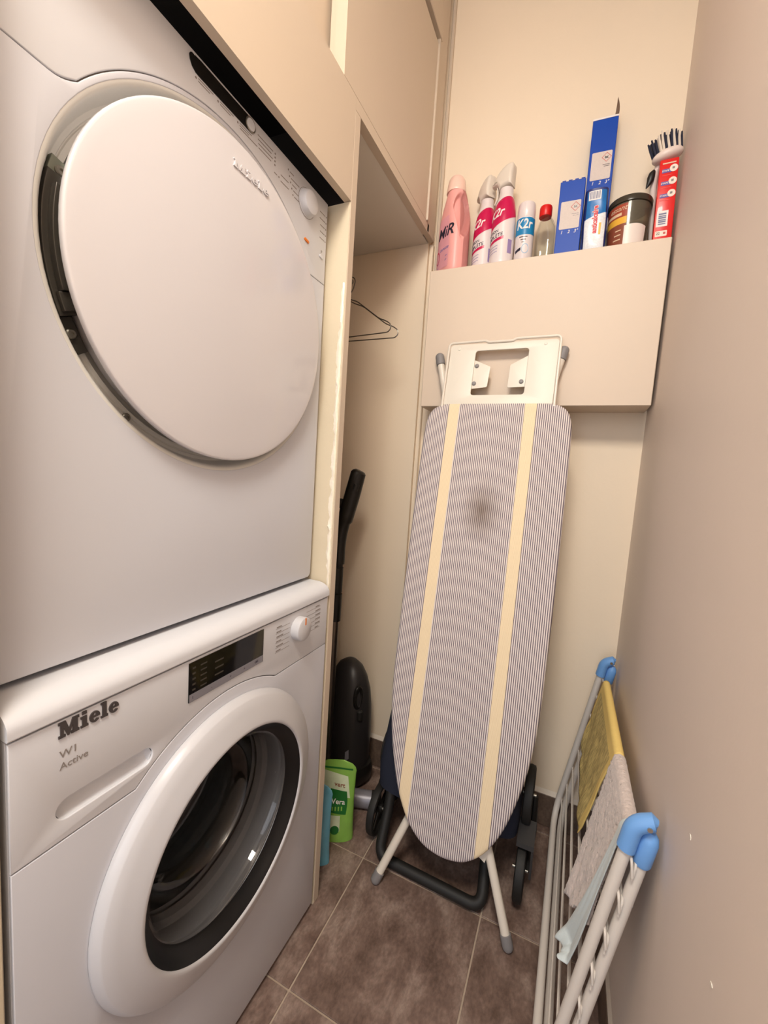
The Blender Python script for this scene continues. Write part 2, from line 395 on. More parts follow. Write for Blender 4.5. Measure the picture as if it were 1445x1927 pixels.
def patch(cx, cy, z0, rz, p0, p1, zb, zt, n=20, m=6, lift=0.0003):
    bm = bmesh.new(); g = []
    for i in range(n+1):
        t = i/n; a = p0+(p1-p0)*t; b, e = zb(t), zt(t); row = []
        for j in range(m+1):
            z = b+(e-b)*j/m; r = rz(z)+lift; row.append(bm.verts.new((cx+r*math.cos(a), cy+r*math.sin(a), z0+z)))
        g.append(row)
    for i in range(n):
        for j in range(m): bm.faces.new((g[i][j], g[i+1][j], g[i+1][j+1], g[i][j+1]))
    return bm
def interp(prof):
    def f(z):
        for (r0, z0), (r1, z1) in zip(prof, prof[1:]):
            if z0 <= z <= z1 and z1 > z0: return r0+(r1-r0)*(z-z0)/(z1-z0)
        return prof[0][0] if z < prof[0][1] else prof[-1][0]
    return f
def loft(secs, cap=True):
    bm = bmesh.new(); rings = [[bm.verts.new(p) for p in s] for s in secs]; n = len(rings[0])
    for a, b in zip(rings, rings[1:]):
        for k in range(n): bm.faces.new((a[k], a[(k+1) % n], b[(k+1) % n], b[k]))
    if cap: bm.faces.new(rings[0][::-1]); bm.faces.new(rings[-1])
    return bm
def sellipse(cx, cy, z, a, b, p=2.5, n=32, rotz=0.0):
    out = []
    for k in range(n):
        t = 2*PI*k/n; c, s = math.cos(t), math.sin(t)
        x = a*math.copysign(abs(c)**(2/p), c); y = b*math.copysign(abs(s)**(2/p), s)
        out.append((cx+x*math.cos(rotz)-y*math.sin(rotz), cy+x*math.sin(rotz)+y*math.cos(rotz), z))
    return out

# ================================================================== SETTING
WX, DY, ND = 0.655, 0.563, 0.537          # right wall, back wall, niche back face
YB = -2.0                                  # end of the modelled passage behind the camera
CZ = 2.62
floor = struct('floor', box(-0.62, WX+0.05, YB, 0.62, -0.06, -0.0025), 'grout')
xs = [-0.615, -0.281, 0.053, 0.387, 0.721]; ys = [0.52-0.34*k for k in range(8)][::-1]+[0.86]
tile_me = {}
for i in range(4):
    for j in range(len(ys)-1):
        x0, x1, y0, y1 = xs[i]+0.002, min(xs[i+1]-0.002, 0.649), ys[j]+0.002, min(ys[j+1]-0.002, 0.556)
        key = (round(x1-x0, 3), round(y1-y0, 3))
        if key not in tile_me:
            b = box(0, x1-x0, 0, y1-y0, -0.004, 0.0, 0.0008, 1); me = bpy.data.meshes.new('tile'); b.to_mesh(me); b.free(); me.materials.append(M['tile']); tile_me[key] = me
        t = bpy.data.objects.new('tile', tile_me[key]); COL.objects.link(t); t.parent = floor; t.location = (x0, y0, 0)
struct('wall_back', box(-0.02, WX+0.06, DY, DY+0.06, 0, CZ), 'wall')
struct('wall_niche', box(-0.64, -0.018, ND, ND+0.086, 0, CZ), 'wall')
struct('wall_right', box(WX, WX+0.06, YB, DY, 0, CZ), 'wallr')
struct('wall_left', box(-0.70, -0.62, YB, ND, 0, CZ), 'wall')
struct('ceiling', box(-0.70, WX+0.06, YB, DY+0.06, CZ, CZ+0.05), 'ceil')
# skirting tiles and the sealant bead above them
bb = struct('baseboard_back', box(0.0, 0.649, DY-0.004, DY, 0, 0.104), 'grout')
for x0, x1 in ((-0.014, 0.052), (0.054, 0.386), (0.388, 0.648)):
    obj('skirting_tile', box(x0, x1, 0.552, DY, 0.001, 0.106, 0.0012, 1), 'skirt', bb)
obj('sealant_bead', loft([[(x, 0.553, 0.105), (x, 0.5625, 0.105), (x, 0.5628, 0.118)] for x in (-0.012, 0.2, 0.4, 0.650)]), 'sealant', bb)
bn = struct('baseboard_niche', box(-0.61, -0.02, ND-0.003, ND, 0, 0.104), 'grout')
for x0, x1 in ((-0.61, -0.283), (-0.281, -0.0185)):
    obj('skirting_tile', box(x0, x1, 0.5265, ND, 0.001, 0.106, 0.0012, 1), 'skirt', bn)
obj('sealant_bead', loft([[(x, 0.5275, 0.105), (x, 0.5365, 0.105), (x, 0.5368, 0.118)] for x in (-0.6, -0.3, -0.019)]), 'sealant', bn)
br_ = struct('baseboard_right', box(0.651, WX, YB, 0.552, 0, 0.104), 'grout')
yy = 0.551
while yy > YB+0.1:
    y0 = max(yy-0.332, YB); obj('skirting_tile', box(0.648, WX, y0, yy, 0.001, 0.106, 0.0012, 1), 'skirt', br_); yy = y0-0.002
obj('sealant_bead', loft([[(0.649, y, 0.105), (0.6545, y, 0.105), (0.6548, y, 0.12)] for y in (YB, -0.5, 0.0, 0.551)]), 'sealant', br_)
# jamb strip between closet front and back wall
struct('trim_1', box(-0.018, 0.0, 0.468, ND, 1.845, CZ, 0.002, 1), 'cab')
struct('trim_2', box(0.002, 0.012, 0.551, DY, 1.712, CZ, 0.002, 1), 'cab')
struct('trim_3', box(-0.017, -0.004, 0.545, DY, 0.108, 1.845, 0.002, 1), 'wall')

# ================================================================== BUILT-IN CLOSET
clo = thing('closet', (-0.3, 0.0, 0), 'cream built-in closet carcass framing the stacked machines and the hanger niche', 'closet')
# side panel between machines and niche
pan = obj('side_panel', box(-0.60, 0.0, 0.008, 0.030, 0.0, 1.844, 0.0008, 1), 'cab', clo)
obj('panel_lining', box(-0.60, -0.0012, 0.0068, 0.0079, 0.0, 1.664), 'panel', pan, label='yellowed inner face of the panel')
obj('panel_lining', box(-0.60, -0.0165, 0.0068, 0.0079, 1.6645, 1.8445), 'dark', pan, label='inner face above the dryer, shade painted dark')  # shade over the dryer painted as a dark face
random.seed(3)
cb = bmesh.new(); prev = None
for k in range(75):
    z = 1.50-k*0.0105; amp = 0.0026*(0.4+random.random()); 
    if z > 1.42: amp *= 0.6
    x0 = -0.0035-random.random()*0.0015; x1 = -0.010-random.random()*0.008*(1 if 0.85 < z < 1.40 else 0.4)
    row = [cb.verts.new((x0, 0.0070, z)), cb.verts.new((x0-0.002, 0.0068-amp, z)), cb.verts.new(((x0+x1)/2, 0.0068-amp*1.6*random.random()-0.0004, z)), cb.verts.new((x1, 0.0070, z))]
    if prev:
        for a in range(3): cb.faces.new((prev[a], prev[a+1], row[a+1], row[a]))
    prev = row
obj('caulk_bead', cb, 'caulk', pan, label='lumpy cream caulk smeared along the panel edge')
obj('side_panel', box(-0.60, 0.0, -0.632, -0.607, 0.0, 1.665, 0.0015, 1), 'panel', clo)
obj('fascia_board', box(-0.016, 0.0, -0.632, 0.0075, 1.665, 1.8682), 'cab', clo)
obj('fascia_board', box(-0.020, 0.0, 0.0076, 0.482, 1.8443, 1.8682), 'cab', clo)
obj('niche_ceiling', box(-0.60, -0.0205, 0.031, ND-0.001, 1.845, 1.862), 'ceil', clo)
obj('shelf_board', box(-0.60, -0.0165, -0.632, 0.028, 1.845, 1.862), 'dark', clo, label='underside above the dryer with painted shade')  # board coloured near-black to paint in the shade of the gap
obj('top_rail', box(-0.065, 0.004, -0.632, 0.482, 2.384, 2.46, 0.002, 1), 'cab', clo)
obj('slot_shade', box(-0.050, -0.030, -0.04, 0.466, 2.330, 2.45), 'dark', clo, label='added dark strip painting shade above the sliding door')  # added dark strip paints the shade in the slit; no track modelled
obj('back_lining', box(-0.615, -0.602, -0.632, ND-0.002, 0.01, 2.6), 'dark', clo)
obj('end_panel', box(-0.60, 0.0, -0.632, -0.607, 1.87, 2.6), 'cab', clo)
obj('top_panel', box(-0.02, 0.0, -0.632, 0.467, 2.461, 2.61), 'cab', clo)
rd = obj('sliding_door', box(-0.026, 0.0004, -0.044, 0.461, 1.8683, 2.356), 'cab', clo)
obj('edge_profile', box(-0.044, -0.0285, -0.036, -0.020, 1.8685, 2.356, 0.002, 1), 'cab', rd)
obj('edge_profile', box(-0.010, 0.0065, 0.452, 0.4615, 1.868, 2.356, 0.003, 2), 'cab', rd)
obj('sliding_door', box(-0.075, -0.052, -0.605, -0.005, 1.8685, 2.366, 0.002, 1), 'cab', clo)
# valet rod with wire hangers
obj('hanging_rod', tube([(-0.213, 0.031, 1.688), (-0.213, 0.392, 1.688)], 0.007, 12), 'steeltube', clo)
def hanger(y, tw, dx):
    hx, hz = -0.213, 1.698
    c = lambda u, z: (hx+u*math.cos(tw), y+u*math.sin(tw), z)
    hook = [c(0.016*math.cos(math.radians(a))+dx*0, 1.684+0.016*math.sin(math.radians(a))) for a in range(200, -31, -15)]
    hook += [c(0.012, 1.666), c(0.002, 1.65), c(0.0, 1.628)]
    pts = [c(0, 1.628)]
    pts += [c(0.02, 1.617), c(0.05, 1.606), c(0.135, 1.545), c(0.16, 1.535), c(0.175, 1.525), c(0.178, 1.512), c(0.168, 1.502), c(0.0, 1.504), c(-0.168, 1.502), c(-0.178, 1.512), c(-0.175, 1.525), c(-0.16, 1.535), c(-0.135, 1.545), c(-0.05, 1.606), c(-0.02, 1.617), c(0, 1.628)]
    return hook, arcpath(pts, 0.01, 3)
for k, (y, tw, lab) in enumerate(((0.386, -0.03, 'bent wire coat hanger in the niche, the one hanging nearer the back'), (0.352, -0.13, 'thin wire coat hanger in the niche, the one hanging nearer the front'))):
    h, b = hanger(y, tw, 0)
    t = thing('wire_hanger', (-0.213, y, 1.69), lab, 'hanger', 'wire hangers in the niche')
    obj('hook', tube(h, 0.0017, 8), 'steeltube', t); obj('frame', tube(b, 0.0016, 8), 'steeltube', t)
    tw_ = [(-0.213+0.003*math.cos(a*1.3), y+0.003*math.sin(a*1.3), 1.622+a*0.0016) for a in range(24)]
    obj('neck_twist', tube(tw_, 0.0013, 6), 'steeltube', t)

# ================================================================== WASHING MACHINE
wm = thing('washing_machine', (-0.3, -0.3, 0), 'white front-loading washing machine with round glass door, at the bottom of the stack', 'washing machine')
DCY, DCZ = -0.298, 0.469
bod = curve_bm([rect(-0.594, -0.001, 0.012, 0.802), rect(-0.562, -0.435, 0.677, 0.707), arc(DCY, DCZ, 0.168, 0, 360, 64)[:-1]], 0.002)
mapbm(bod, lambda u, v, w: (-0.006+w, u, v))
obj('front_backing', bod, 'gap', wm)
side = join(box(-0.60, -0.0045, -0.6000, -0.5945, 0.012, 0.802), box(-0.60, -0.0085, -0.010, -0.001, 0.012, 0.802), box(-0.60, -0.59, -0.5940, -0.011, 0.012, 0.802), box(-0.589, -0.0085, -0.5940, -0.011, 0.012, 0.02))
obj('cabinet', side, 'white', wm)
R2 = 0.250
aR = math.degrees(math.asin((0.690-DCZ)/R2)); aL = 180-math.degrees(math.asin((0.656-DCZ)/R2))
stad = arc(-0.452, 0.692, 0.0125, -90, 90, 12)+arc(-0.545, 0.692, 0.0125, 90, 270, 12)
fas = [(-0.5995, 0.8005), (-0.5995, 0.656)]+arc(DCY, DCZ, R2, aL, aR, 40)+[(-0.001, 0.690), (-0.001, 0.8005)]
obj('control_fascia', plateX([fas, stad], 0.0, 0.004, 0.0012), 'whitep', wm)
R1 = 0.2485; aR1 = math.degrees(math.asin((0.6885-DCZ)/R1)); aL1 = 180-math.degrees(math.asin((0.6545-DCZ)/R1))
low = [(-0.5995, 0.014), (-0.001, 0.014), (-0.001, 0.6885)]+arc(DCY, DCZ, R1, aR1, aL1, 40)+[(-0.5995, 0.6545)]
obj('front_panel', plateX([low, arc(DCY, DCZ, 0.172, 0, 360, 64)[:-1]], 0.0, 0.004, 0.0012), 'white', wm)
# detergent handle scoop
sc = bmesh.new(); g = []
for i in range(25):
    t = i/24; y = -0.558+t*0.119; row = []
    rr = 0.0128*math.sqrt(max(0.0, 1-max(0.0, abs(y+0.4985)-0.0465)**2/0.013**2)) if abs(y+0.4985) > 0.0465 else 0.0128
    for j in range(9):
        a = PI*j/8; row.append(sc.verts.new((-0.003-0.011*math.sin(a)*(rr/0.0128), y, 0.692-rr*math.cos(a))))
    g.append(row)
for i in range(24):
    for j in range(8): sc.faces.new((g[i][j], g[i+1][j], g[i+1][j+1], g[i][j+1]))
obj('drawer_grip', sc, 'whitep', wm)
# lid with rolled front edge
lp = [(-0.60, 0.8035), (0.0015, 0.8035), (0.003, 0.8055), (0.0028, 0.812)]+[(-0.030+0.0328*math.cos(a), 0.8125+0.0215*math.sin(a)) for a in [PI/2*k/10 for k in range(1, 11)]]+[(-0.60, 0.836)]
lid = mapbm(curve_bm([lp], 0.3005, 0.0), lambda u, v, w: (u, -0.3000+w, v))
obj('lid', lid, 'whitep', wm)
obj('display', mapbm(curve_bm([rrect(-0.383, -0.220, 0.735, 0.797, 0.0008, 2)], 0.0008), lambda u, v, w: (0.0004+w, u, v)), 'bglass', wm)
obj('display_strip', mapbm(curve_bm([rect(-0.382, -0.221, 0.7355, 0.7475)], 0.0002), lambda u, v, w: (0.0014+w, u, v)), 'strip', wm, label='silver button strip under the black display')
ic = []
for k in range(5):
    ic.append(mapbm(curve_bm([rect(-0.377, -0.371, 0, 0.003)], 0.0001), lambda u, v, w, k=k: (0.00135+w, u, 0.752+k*0.0085+v)))
    ic.append(mapbm(curve_bm([rect(-0.362, -0.350, 0, 0.0022)], 0.0001), lambda u, v, w, k=k: (0.00135+w, u, 0.752+k*0.0085+v)))
for k in range(3): ic.append(mapbm(curve_bm([rect(-0.334, -0.316, 0, 0.0025)], 0.0001), lambda u, v, w, k=k: (0.00135+w, u, 0.757+k*0.011+v)))
ic.append(mapbm(curve_bm([rect(-0.246, -0.232, 0.750, 0.752)], 0.0001), lambda u, v, w: (0.00135+w, u, v)))
obj('display_icons', join(*ic), 'icon', wm, kind='stuff')
obj('strip_marks', join(*[mapbm(text_bm(s, 0.006), onX(0.0017, y, 0.7415)) for s, y in (('I', -0.376), ('-', -0.340), ('+', -0.300), ('>', -0.268), ('OK', -0.238))]), 'ink', wm, kind='stuff')
kn = obj('program_knob', lathe_x([(0.0245, 0.0), (0.0245, 0.014), (0.0235, 0.0175), (0.021, 0.019), (0.0, 0.019)], -0.113, 0.764, 40), 'ringp', wm)
obj('knob_marker', mapbm(curve_bm([rect(-0.0018, 0.0018, 0.010, 0.0246)], 0.0004), onX(0.0192, -0.113, 0.764)), 'orange', kn, label='small orange pointer line')
mk = []
for k in range(6):
    z = 0.786-k*0.0095
    mk.append(mapbm(curve_bm([rect(-0.182, -0.168+random.random()*0.008, 0, 0.0022)], 0.0001), lambda u, v, w, z=z: (0.0002+w, u, z-0.001+v)))
    mk.append(mapbm(curve_bm([rect(-0.184, -0.141, 0, 0.0006)], 0.0001), lambda u, v, w, z=z: (0.0002+w, u, z-0.003+v)))
    mk.append(mapbm(curve_bm([rect(-0.050, -0.030-random.random()*0.008, 0, 0.0022)], 0.0001), lambda u, v, w, z=z: (0.0002+w, u, z+0.004+v)))
    mk.append(mapbm(curve_bm([rect(-0.084, -0.030, 0, 0.0006)], 0.0001), lambda u, v, w, z=z: (0.0002+w, u, z+0.002+v)))
obj('program_marks', join(*mk), 'print', wm, kind='stuff')
def miele(h):
    """heavy slab-serif lettering, lower-left origin; returns list of closed outlines per glyph and total width"""
    S = []; x = 0.0; u = h
    def R(a, b, c, d): S.append([rect(x+a*u, x+b*u, c*u, d*u)])
    # M
    S.append([[(x, 0), (x+0.52*u, 0), (x+0.52*u, 0.16*u), (x+0.38*u, 0.16*u), (x+0.38*u, 0.62*u), (x+0.66*u, 0), (x+0.80*u, 0), (x+1.07*u, 0.62*u), (x+1.07*u, 0.16*u), (x+0.94*u, 0.16*u), (x+0.94*u, 0), (x+1.56*u, 0), (x+1.56*u, 0.16*u), (x+1.44*u, 0.16*u), (x+1.44*u, 0.84*u), (x+1.56*u, 0.84*u), (x+1.56*u, u), (x+1.06*u, u), (x+0.80*u, 0.42*u), (x+0.54*u, u), (x, u), (x, 0.84*u), (x+0.14*u, 0.84*u), (x+0.14*u, 0.16*u), (x, 0.16*u)]])
    x += 1.68*u
    def bar(top, dot):
        nonlocal x
        S.append([[(x, 0), (x+0.60*u, 0), (x+0.60*u, 0.14*u), (x+0.48*u, 0.14*u), (x+0.48*u, top*u), (x, top*u), (x, (top-0.14)*u), (x+0.12*u, (top-0.14)*u), (x+0.12*u, 0.14*u), (x, 0.14*u)]])
        if dot: S.append([rect(x+0.12*u, x+0.48*u, 0.84*u, 1.04*u)])
        x += 0.70*u
    def ee():
        nonlocal x
        cx, cy, rx, ry = x+0.44*u, 0.36*u, 0.44*u, 0.37*u
        out = [(cx+rx*math.cos(a), cy+ry*math.sin(a)) for a in [math.radians(d) for d in range(0, 331, 12)]]
        out += [(cx+rx*0.45*math.cos(math.radians(322)), cy+ry*0.72*math.sin(math.radians(322))), (cx+rx*0.1, cy-ry*0.74), (cx-rx*0.24, cy-ry*0.5), (cx-rx*0.28, cy-ry*0.10), (cx+rx, cy-ry*0.10)]
        hole = [(cx+rx*0.26*math.cos(a), cy+ry*0.16+ry*0.56*math.sin(a)) for a in [math.radians(d) for d in range(0, 181, 20)]]
        S.append([out, hole]); x += 0.96*u
    bar(0.72, True); ee(); bar(1.04, False); ee()
    return S, x-0.08*u
def logo(h, width, ext):
    S, wd = miele(h); k = width/wd
    return mapbm(join(*[curve_bm(s, ext) for s in S]), lambda u, v, w: (u*k, v, w))
obj('brand_letters', mapbm(logo(0.0185, 0.067, 0.0008), onX(0.0008, -0.5545, 0.7805)), 'logo', wm, label='dark grey raised brand lettering')
obj('model_text', mapbm(text_bm('W1', 0.0125, align='LEFT'), onX(0.0003, -0.5535, 0.7600)), 'print', wm)
obj('model_text', mapbm(text_bm('Active', 0.0118, align='LEFT'), onX(0.0003, -0.5535, 0.7458)), 'print', wm)
# door
dr = obj('door_ring', lathe_x([(0.2275, 0.0005), (0.2285, 0.003), (0.2275, 0.0075), (0.2225, 0.0160), (0.2205, 0.0180), (0.205, 0.0238), (0.190, 0.0290), (0.180, 0.0325), (0.176, 0.0330), (0.1738, 0.0318), (0.1730, 0.029)], DCY, DCZ, 96, cap0=False, cap1=False), 'ringp', wm, ang=50)
obj('door_rim', lathe_x([(0.1731, 0.0295), (0.172, 0.0285), (0.1665, 0.020), (0.1565, 0.0095), (0.1525, 0.0075)], DCY, DCZ, 96, cap0=False, cap1=False), 'bring', dr, label='black inner rim round the glass')
obj('door_glass', lathe_x([(0.1530, 0.0078), (0.1500, 0.0085), (0.1470, 0.004), (0.1420, -0.020), (0.1360, -0.050), (0.1300, -0.072), (0.118, -0.083), (0.09, -0.088), (0.0, -0.090), (0.0, -0.094), (0.09, -0.092), (0.120, -0.087), (0.1345, -0.074), (0.1400, -0.051), (0.1460, -0.021), (0.1515, 0.003)], DCY, DCZ, 96, cap0=False, cap1=False), 'doorglass', dr, label='bowl-shaped clear door glass')
obj('gasket', lathe_x([(0.1690, -0.004), (0.160, -0.010), (0.158, -0.030), (0.160, -0.045), (0.152, -0.052), (0.150, -0.070), (0.1500, -0.078), (0.155, -0.082), (0.170, -0.084)], DCY, DCZ, 72, cap0=False, cap1=False), 'gasket', wm)
obj('gasket_ring', lathe_x([(0.1490, -0.066), (0.1515, -0.066), (0.1515, -0.0695), (0.1490, -0.0695), (0.1490, -0.066)], DCY, DCZ, 72, cap0=False, cap1=False), 'steeltube', wm)
obj('drum', lathe_x([(0.172, -0.084), (0.20, -0.10), (0.235, -0.13), (0.235, -0.40), (0.20, -0.42), (0.0, -0.42)], DCY, DCZ, 64, cap0=False, cap1=False), 'drum', wm)

# ================================================================== TUMBLE DRYER
dy_ = thing('tumble_dryer', (-0.35, -0.3, 0.837), 'white tumble dryer with large plain round door, stacked on the washing machine', 'tumble dryer')
QY, QZ = -0.283, 1.345
XF = -0.050
obj('cabinet', join(box(-0.60, XF-0.006, -0.598, -0.590, 0.840, 1.655), box(-0.60, XF-0.006, -0.012, -0.004, 0.840, 1.655), box(-0.60, XF-0.006, -0.5895, -0.0125, 1.648, 1.655), box(-0.60, XF-0.006, -0.5895, -0.0125, 0.840, 0.848), box(-0.60, -0.592, -0.5895, -0.0125, 0.8485, 1.6475)), 'white', dy_)
bk = mapbm(curve_bm([rect(-0.597, -0.005, 0.845, 1.656), arc(QY, QZ, 0.262, 0, 360, 72)[:-1]], 0.0015), lambda u, v, w: (XF-0.0045+w, u, v))
obj('front_backing', bk, 'gap', dy_)
ra = 0.2705; zf = 1.4955
a0 = math.degrees(math.asin((zf-QZ)/ra)); a1 = 180-a0
fas = [(-0.598, 1.6655), (-0.598, 1.4975), (-0.536, 1.4942), (-0.529, 1.4940), (-0.523, 1.4944), (-0.518, 1.4957), (-0.5135, 1.4975), (-0.509, 1.5000)]+arc(QY, QZ, ra, 180-36.0, a0, 50)+[(-0.0035, zf), (-0.0035, 1.6610)]
obj('control_fascia', plateX([fas], XF, 0.004, 0.0012), 'whitep', dy_)
rb = 0.2692; b0 = math.degrees(math.asin((zf-0.0013-QZ)/rb))
low = [(-0.598, 0.8425), ]+arc(-0.0155, 0.8545, 0.012, 270, 360, 6)+[(-0.0035, zf-0.0013)]+arc(QY, QZ, rb, b0, 180-36.0, 50)+[(-0.5080, 1.4986), (-0.513, 1.4960), (-0.5175, 1.4943), (-0.5228, 1.4930), (-0.529, 1.4927), (-0.536, 1.4929), (-0.598, 1.4962)]
obj('front_panel', plateX([low, arc(QY, QZ, 0.2625, 0, 360, 96)[:-1]], XF, 0.004, 0.0012), 'white', dy_)
obj('door_recess', lathe_x([(0.2628, XF-0.0006), (0.2590, XF-0.0012), (0.2560, XF-0.004), (0.2530, XF-0.011), (0.2505, XF-0.021), (0.2470, XF-0.0265), (0.2420, XF-0.0280), (0.2410, XF-0.0295), (0.2400, XF-0.0295), (0.2390, XF-0.0280), (0.2330, XF-0.0280), (0.2300, XF-0.0395), (0.0, XF-0.0395)], QY, QZ, 96, cap0=False, cap1=False), 'recess', dy_)
dd = obj('door', lathe_x([(0.2260, XF-0.030), (0.2275, XF-0.012), (0.2310, XF+0.004), (0.2430, XF+0.0088), (0.2442, XF+0.0098), (0.2447, XF+0.0112), (0.2447, XF+0.0160), (0.2443, XF+0.0176), (0.2432, XF+0.0184), (0.2410, XF+0.0188), (0.2300, XF+0.0194), (0.15, XF+0.0224), (0.0, XF+0.0240)], QY, QZ, 112, cap0=False, cap1=False), 'doorw', dy_, ang=40)
S_ = logo(0.0115, 0.080, 0.0010)
obj('brand_letters', mapbm(S_, lambda u, v, w: (XF+0.0212+w, -0.294+u, 1.5475+v)), 'doorw', dd, label='white raised brand lettering on the door')
# hinge on the left of the recess
def sector(r0, r1, d0, d1, x0, x1, n=14):
    out = arc(QY, QZ, r1, d0, d1, n)+arc(QY, QZ, r0, d1, d0, n)
    return mapbm(curve_bm([out], (x1-x0)/2, 0.001), lambda u, v, w: ((x0+x1)/2+w, u, v))
hg = obj('hinge', sector(0.222, 0.2490, 166, 202, XF-0.030, XF-0.013), 'hingeb', dy_, label='black hinge block')
obj('hinge_plate', sector(0.220, 0.2480, 161.5, 167.5, XF-0.030, XF-0.017), 'zinc', hg, label='dull zinc plate')
obj('hinge_lip', sector(0.2235, 0.2425, 169.5, 196, XF-0.013, XF-0.003), 'hingeb', hg)
obj('hinge_lip', sector(0.2235, 0.2460, 196.2, 201, XF-0.013, XF-0.006), 'hingeb', hg)
obj('hinge_tail', sector(0.232, 0.2480, 202, 212, XF-0.030, XF-0.020), 'hingeb', hg)
def screw(r, deg, x, par):
    cy, cz = QY+r*math.cos(math.radians(deg)), QZ+r*math.sin(math.radians(deg))
    obj('screw', lathe_x([(0.0058, x), (0.0058, x+0.0016), (0.0045, x+0.0032), (0.0022, x+0.0034), (0.0018, x+0.0018), (0.0, x+0.0018)], cy, cz, 20), 'screw', par)
screw(0.2365, 164.3, XF-0.017, hg); screw(0.2420, 206.5, XF-0.020, hg)
screw(0.2430, 233.5, XF-0.0275, dy_); 
# controls
st = arc(-0.2400, 1.6480, 0.0105, -90, 90, 12)+[(-0.300, 1.6585), (-0.340, 1.6590), (-0.350, 1.6582)]+arc(-0.3535, 1.6525, 0.0055, 60, 180, 6)+[(-0.3578, 1.6475), (-0.354, 1.6415), (-0.348, 1.6380), (-0.340, 1.6372)]
dp = obj('display', mapbm(curve_bm([st], 0.0006), lambda u, v, w: (XF+0.0006+w, u, v)), 'bglass', dy_)
obj('start_button', lathe_x([(0.0112, XF+0.001), (0.0112, XF+0.0020), (0.0102, XF+0.0025), (0.0096, XF+0.0016)], -0.2400, 1.6480, 32, cap1=True), 'screw', dy_, label='chrome ringed round start button')
obj('start_button_face', lathe_x([(0.0090, XF+0.0017), (0.0086, XF+0.0028), (0.0, XF+0.0030)], -0.2400, 1.6480, 32), 'whitep', dy_)
kn = obj('program_knob', lathe_x([(0.0262, XF+0.0003), (0.0255, XF+0.0014), (0.0245, XF+0.0016), (0.0225, XF+0.010), (0.0205, XF+0.0135), (0.017, XF+0.0150), (0.0, XF+0.0155)], -0.0795, 1.6195, 48), 'whitep', dy_)
obj('knob_groove', lathe_x([(0.0268, XF+0.0001), (0.0268, XF+0.0005), (0.0260, XF+0.0005), (0.0260, XF+0.0001)], -0.0795, 1.6195, 48, cap0=False, cap1=False), 'gap', kn)
mk = []
def dash(y0, y1, z, h=0.0018):
    mk.append(mapbm(curve_bm([rect(y0, y1, z-h/2, z+h/2)], 0.0001), lambda u, v, w: (XF+0.0002+w, u, v)))
def dot(y, z, r=0.0016):
    mk.append(mapbm(curve_bm([arc(y, z, r, 0, 360, 10)[:-1]], 0.0001), lambda u, v, w: (XF+0.0002+w, u, v)))
for k in range(4):
    z = 1.6465-k*0.0062; dash(-0.222+0.001*k, -0.183-0.004*(k % 2), z, 0.0014); dot(-0.177, z)
dash(-0.178, -0.170, 1.6155, 0.0014); dot(-0.165, 1.6155); dash(-0.160, -0.136, 1.6120, 0.0014); dash(-0.160, -0.138, 1.6225, 0.0014)
for k, (z, ln) in enumerate(((1.6440, 0.012), (1.6350, 0.026), (1.6265, 0.014), (1.6180, 0.020), (1.6090, 0.024))):
    dot(-0.1395+0.004*k, z+0.0005); dash(-0.1350+0.004*k, -0.1350+0.004*k+ln, z-0.0005, 0.0015)
for k in range(5):
    z = 1.632-k*0.0125; dot(-0.0085, z); dash(-0.0325+0.003*(k > 1), -0.0125, z, 0.0015)
for k in range(3):
    dot(-0.347+k*0.040, 1.6325); dash(-0.343+k*0.040, -0.316+k*0.040, 1.6345, 0.0012); dash(-0.343+k*0.040, -0.322+k*0.040, 1.6310, 0.0012)
dash(-0.262, -0.222, 1.6275, 0.0014)
obj('program_marks', join(*mk), 'print', dy_, kind='stuff')
obj('indicator_lens', mapbm(curve_bm([arc(-0.070, 1.5515, 0.0028, -90, 90, 6)+arc(-0.080, 1.5525, 0.0028, 90, 270, 6)], 0.0012, 0.0006), lambda u, v, w: (XF+0.0008+w, u, v)), 'orange', dy_, label='small orange lozenge on the fascia edge')
obj('panel_key', mapbm(curve_bm([arc(-0.0175, 1.545, 0.0032, -90, 90, 6)+arc(-0.0250, 1.546, 0.0032, 90, 270, 6)], 0.0012, 0.0006), lambda u, v, w: (XF+0.0008+w, u, v)), 'whitep', dy_)
obj('panel_letter', mapbm(text_bm('P', 0.010), onX(XF+0.0002, -0.0205, 1.5555)), 'print', dy_)
for yy in (-0.56, -0.04):
    obj('foot', lathe_z([(0.02, 0), (0.02, 0.0045)], -0.12, yy, 0.836), 'rubber', dy_)
    obj('foot', lathe_z([(0.02, 0), (0.02, 0.0045)], -0.52, yy, 0.836), 'rubber', dy_)
    for xx in (-0.05, -0.54): obj('foot', lathe_z([(0.02, 0), (0.02, 0.0125)], xx, yy, 0.0), 'rubber', wm)

# ================================================================== WALL LEDGE
LZ = 1.710
led = thing('wall_ledge', (0.34, 0.50, 1.306), 'shallow cream boxed ledge on the back wall carrying the cleaning products', 'ledge')
obj('front_board', box(0.031, 0.6475, 0.440, 0.456, 1.307, LZ, 0.0015, 1), 'ledge', led)
obj('top_board', box(0.031, 0.6475, 0.4565, DY, LZ-0.016, LZ), 'ledge', led)
obj('bottom_board', box(0.031, 0.6475, 0.4565, DY, 1.307, 1.322), 'ledge', led)
obj('end_board', box(0.631, 0.6475, 0.4565, DY, 1.3225, LZ-0.0165), 'ledge', led)
obj('end_board', box(0.031, 0.046, 0.4565, DY, 1.3225, LZ-0.0165), 'ledge', led)

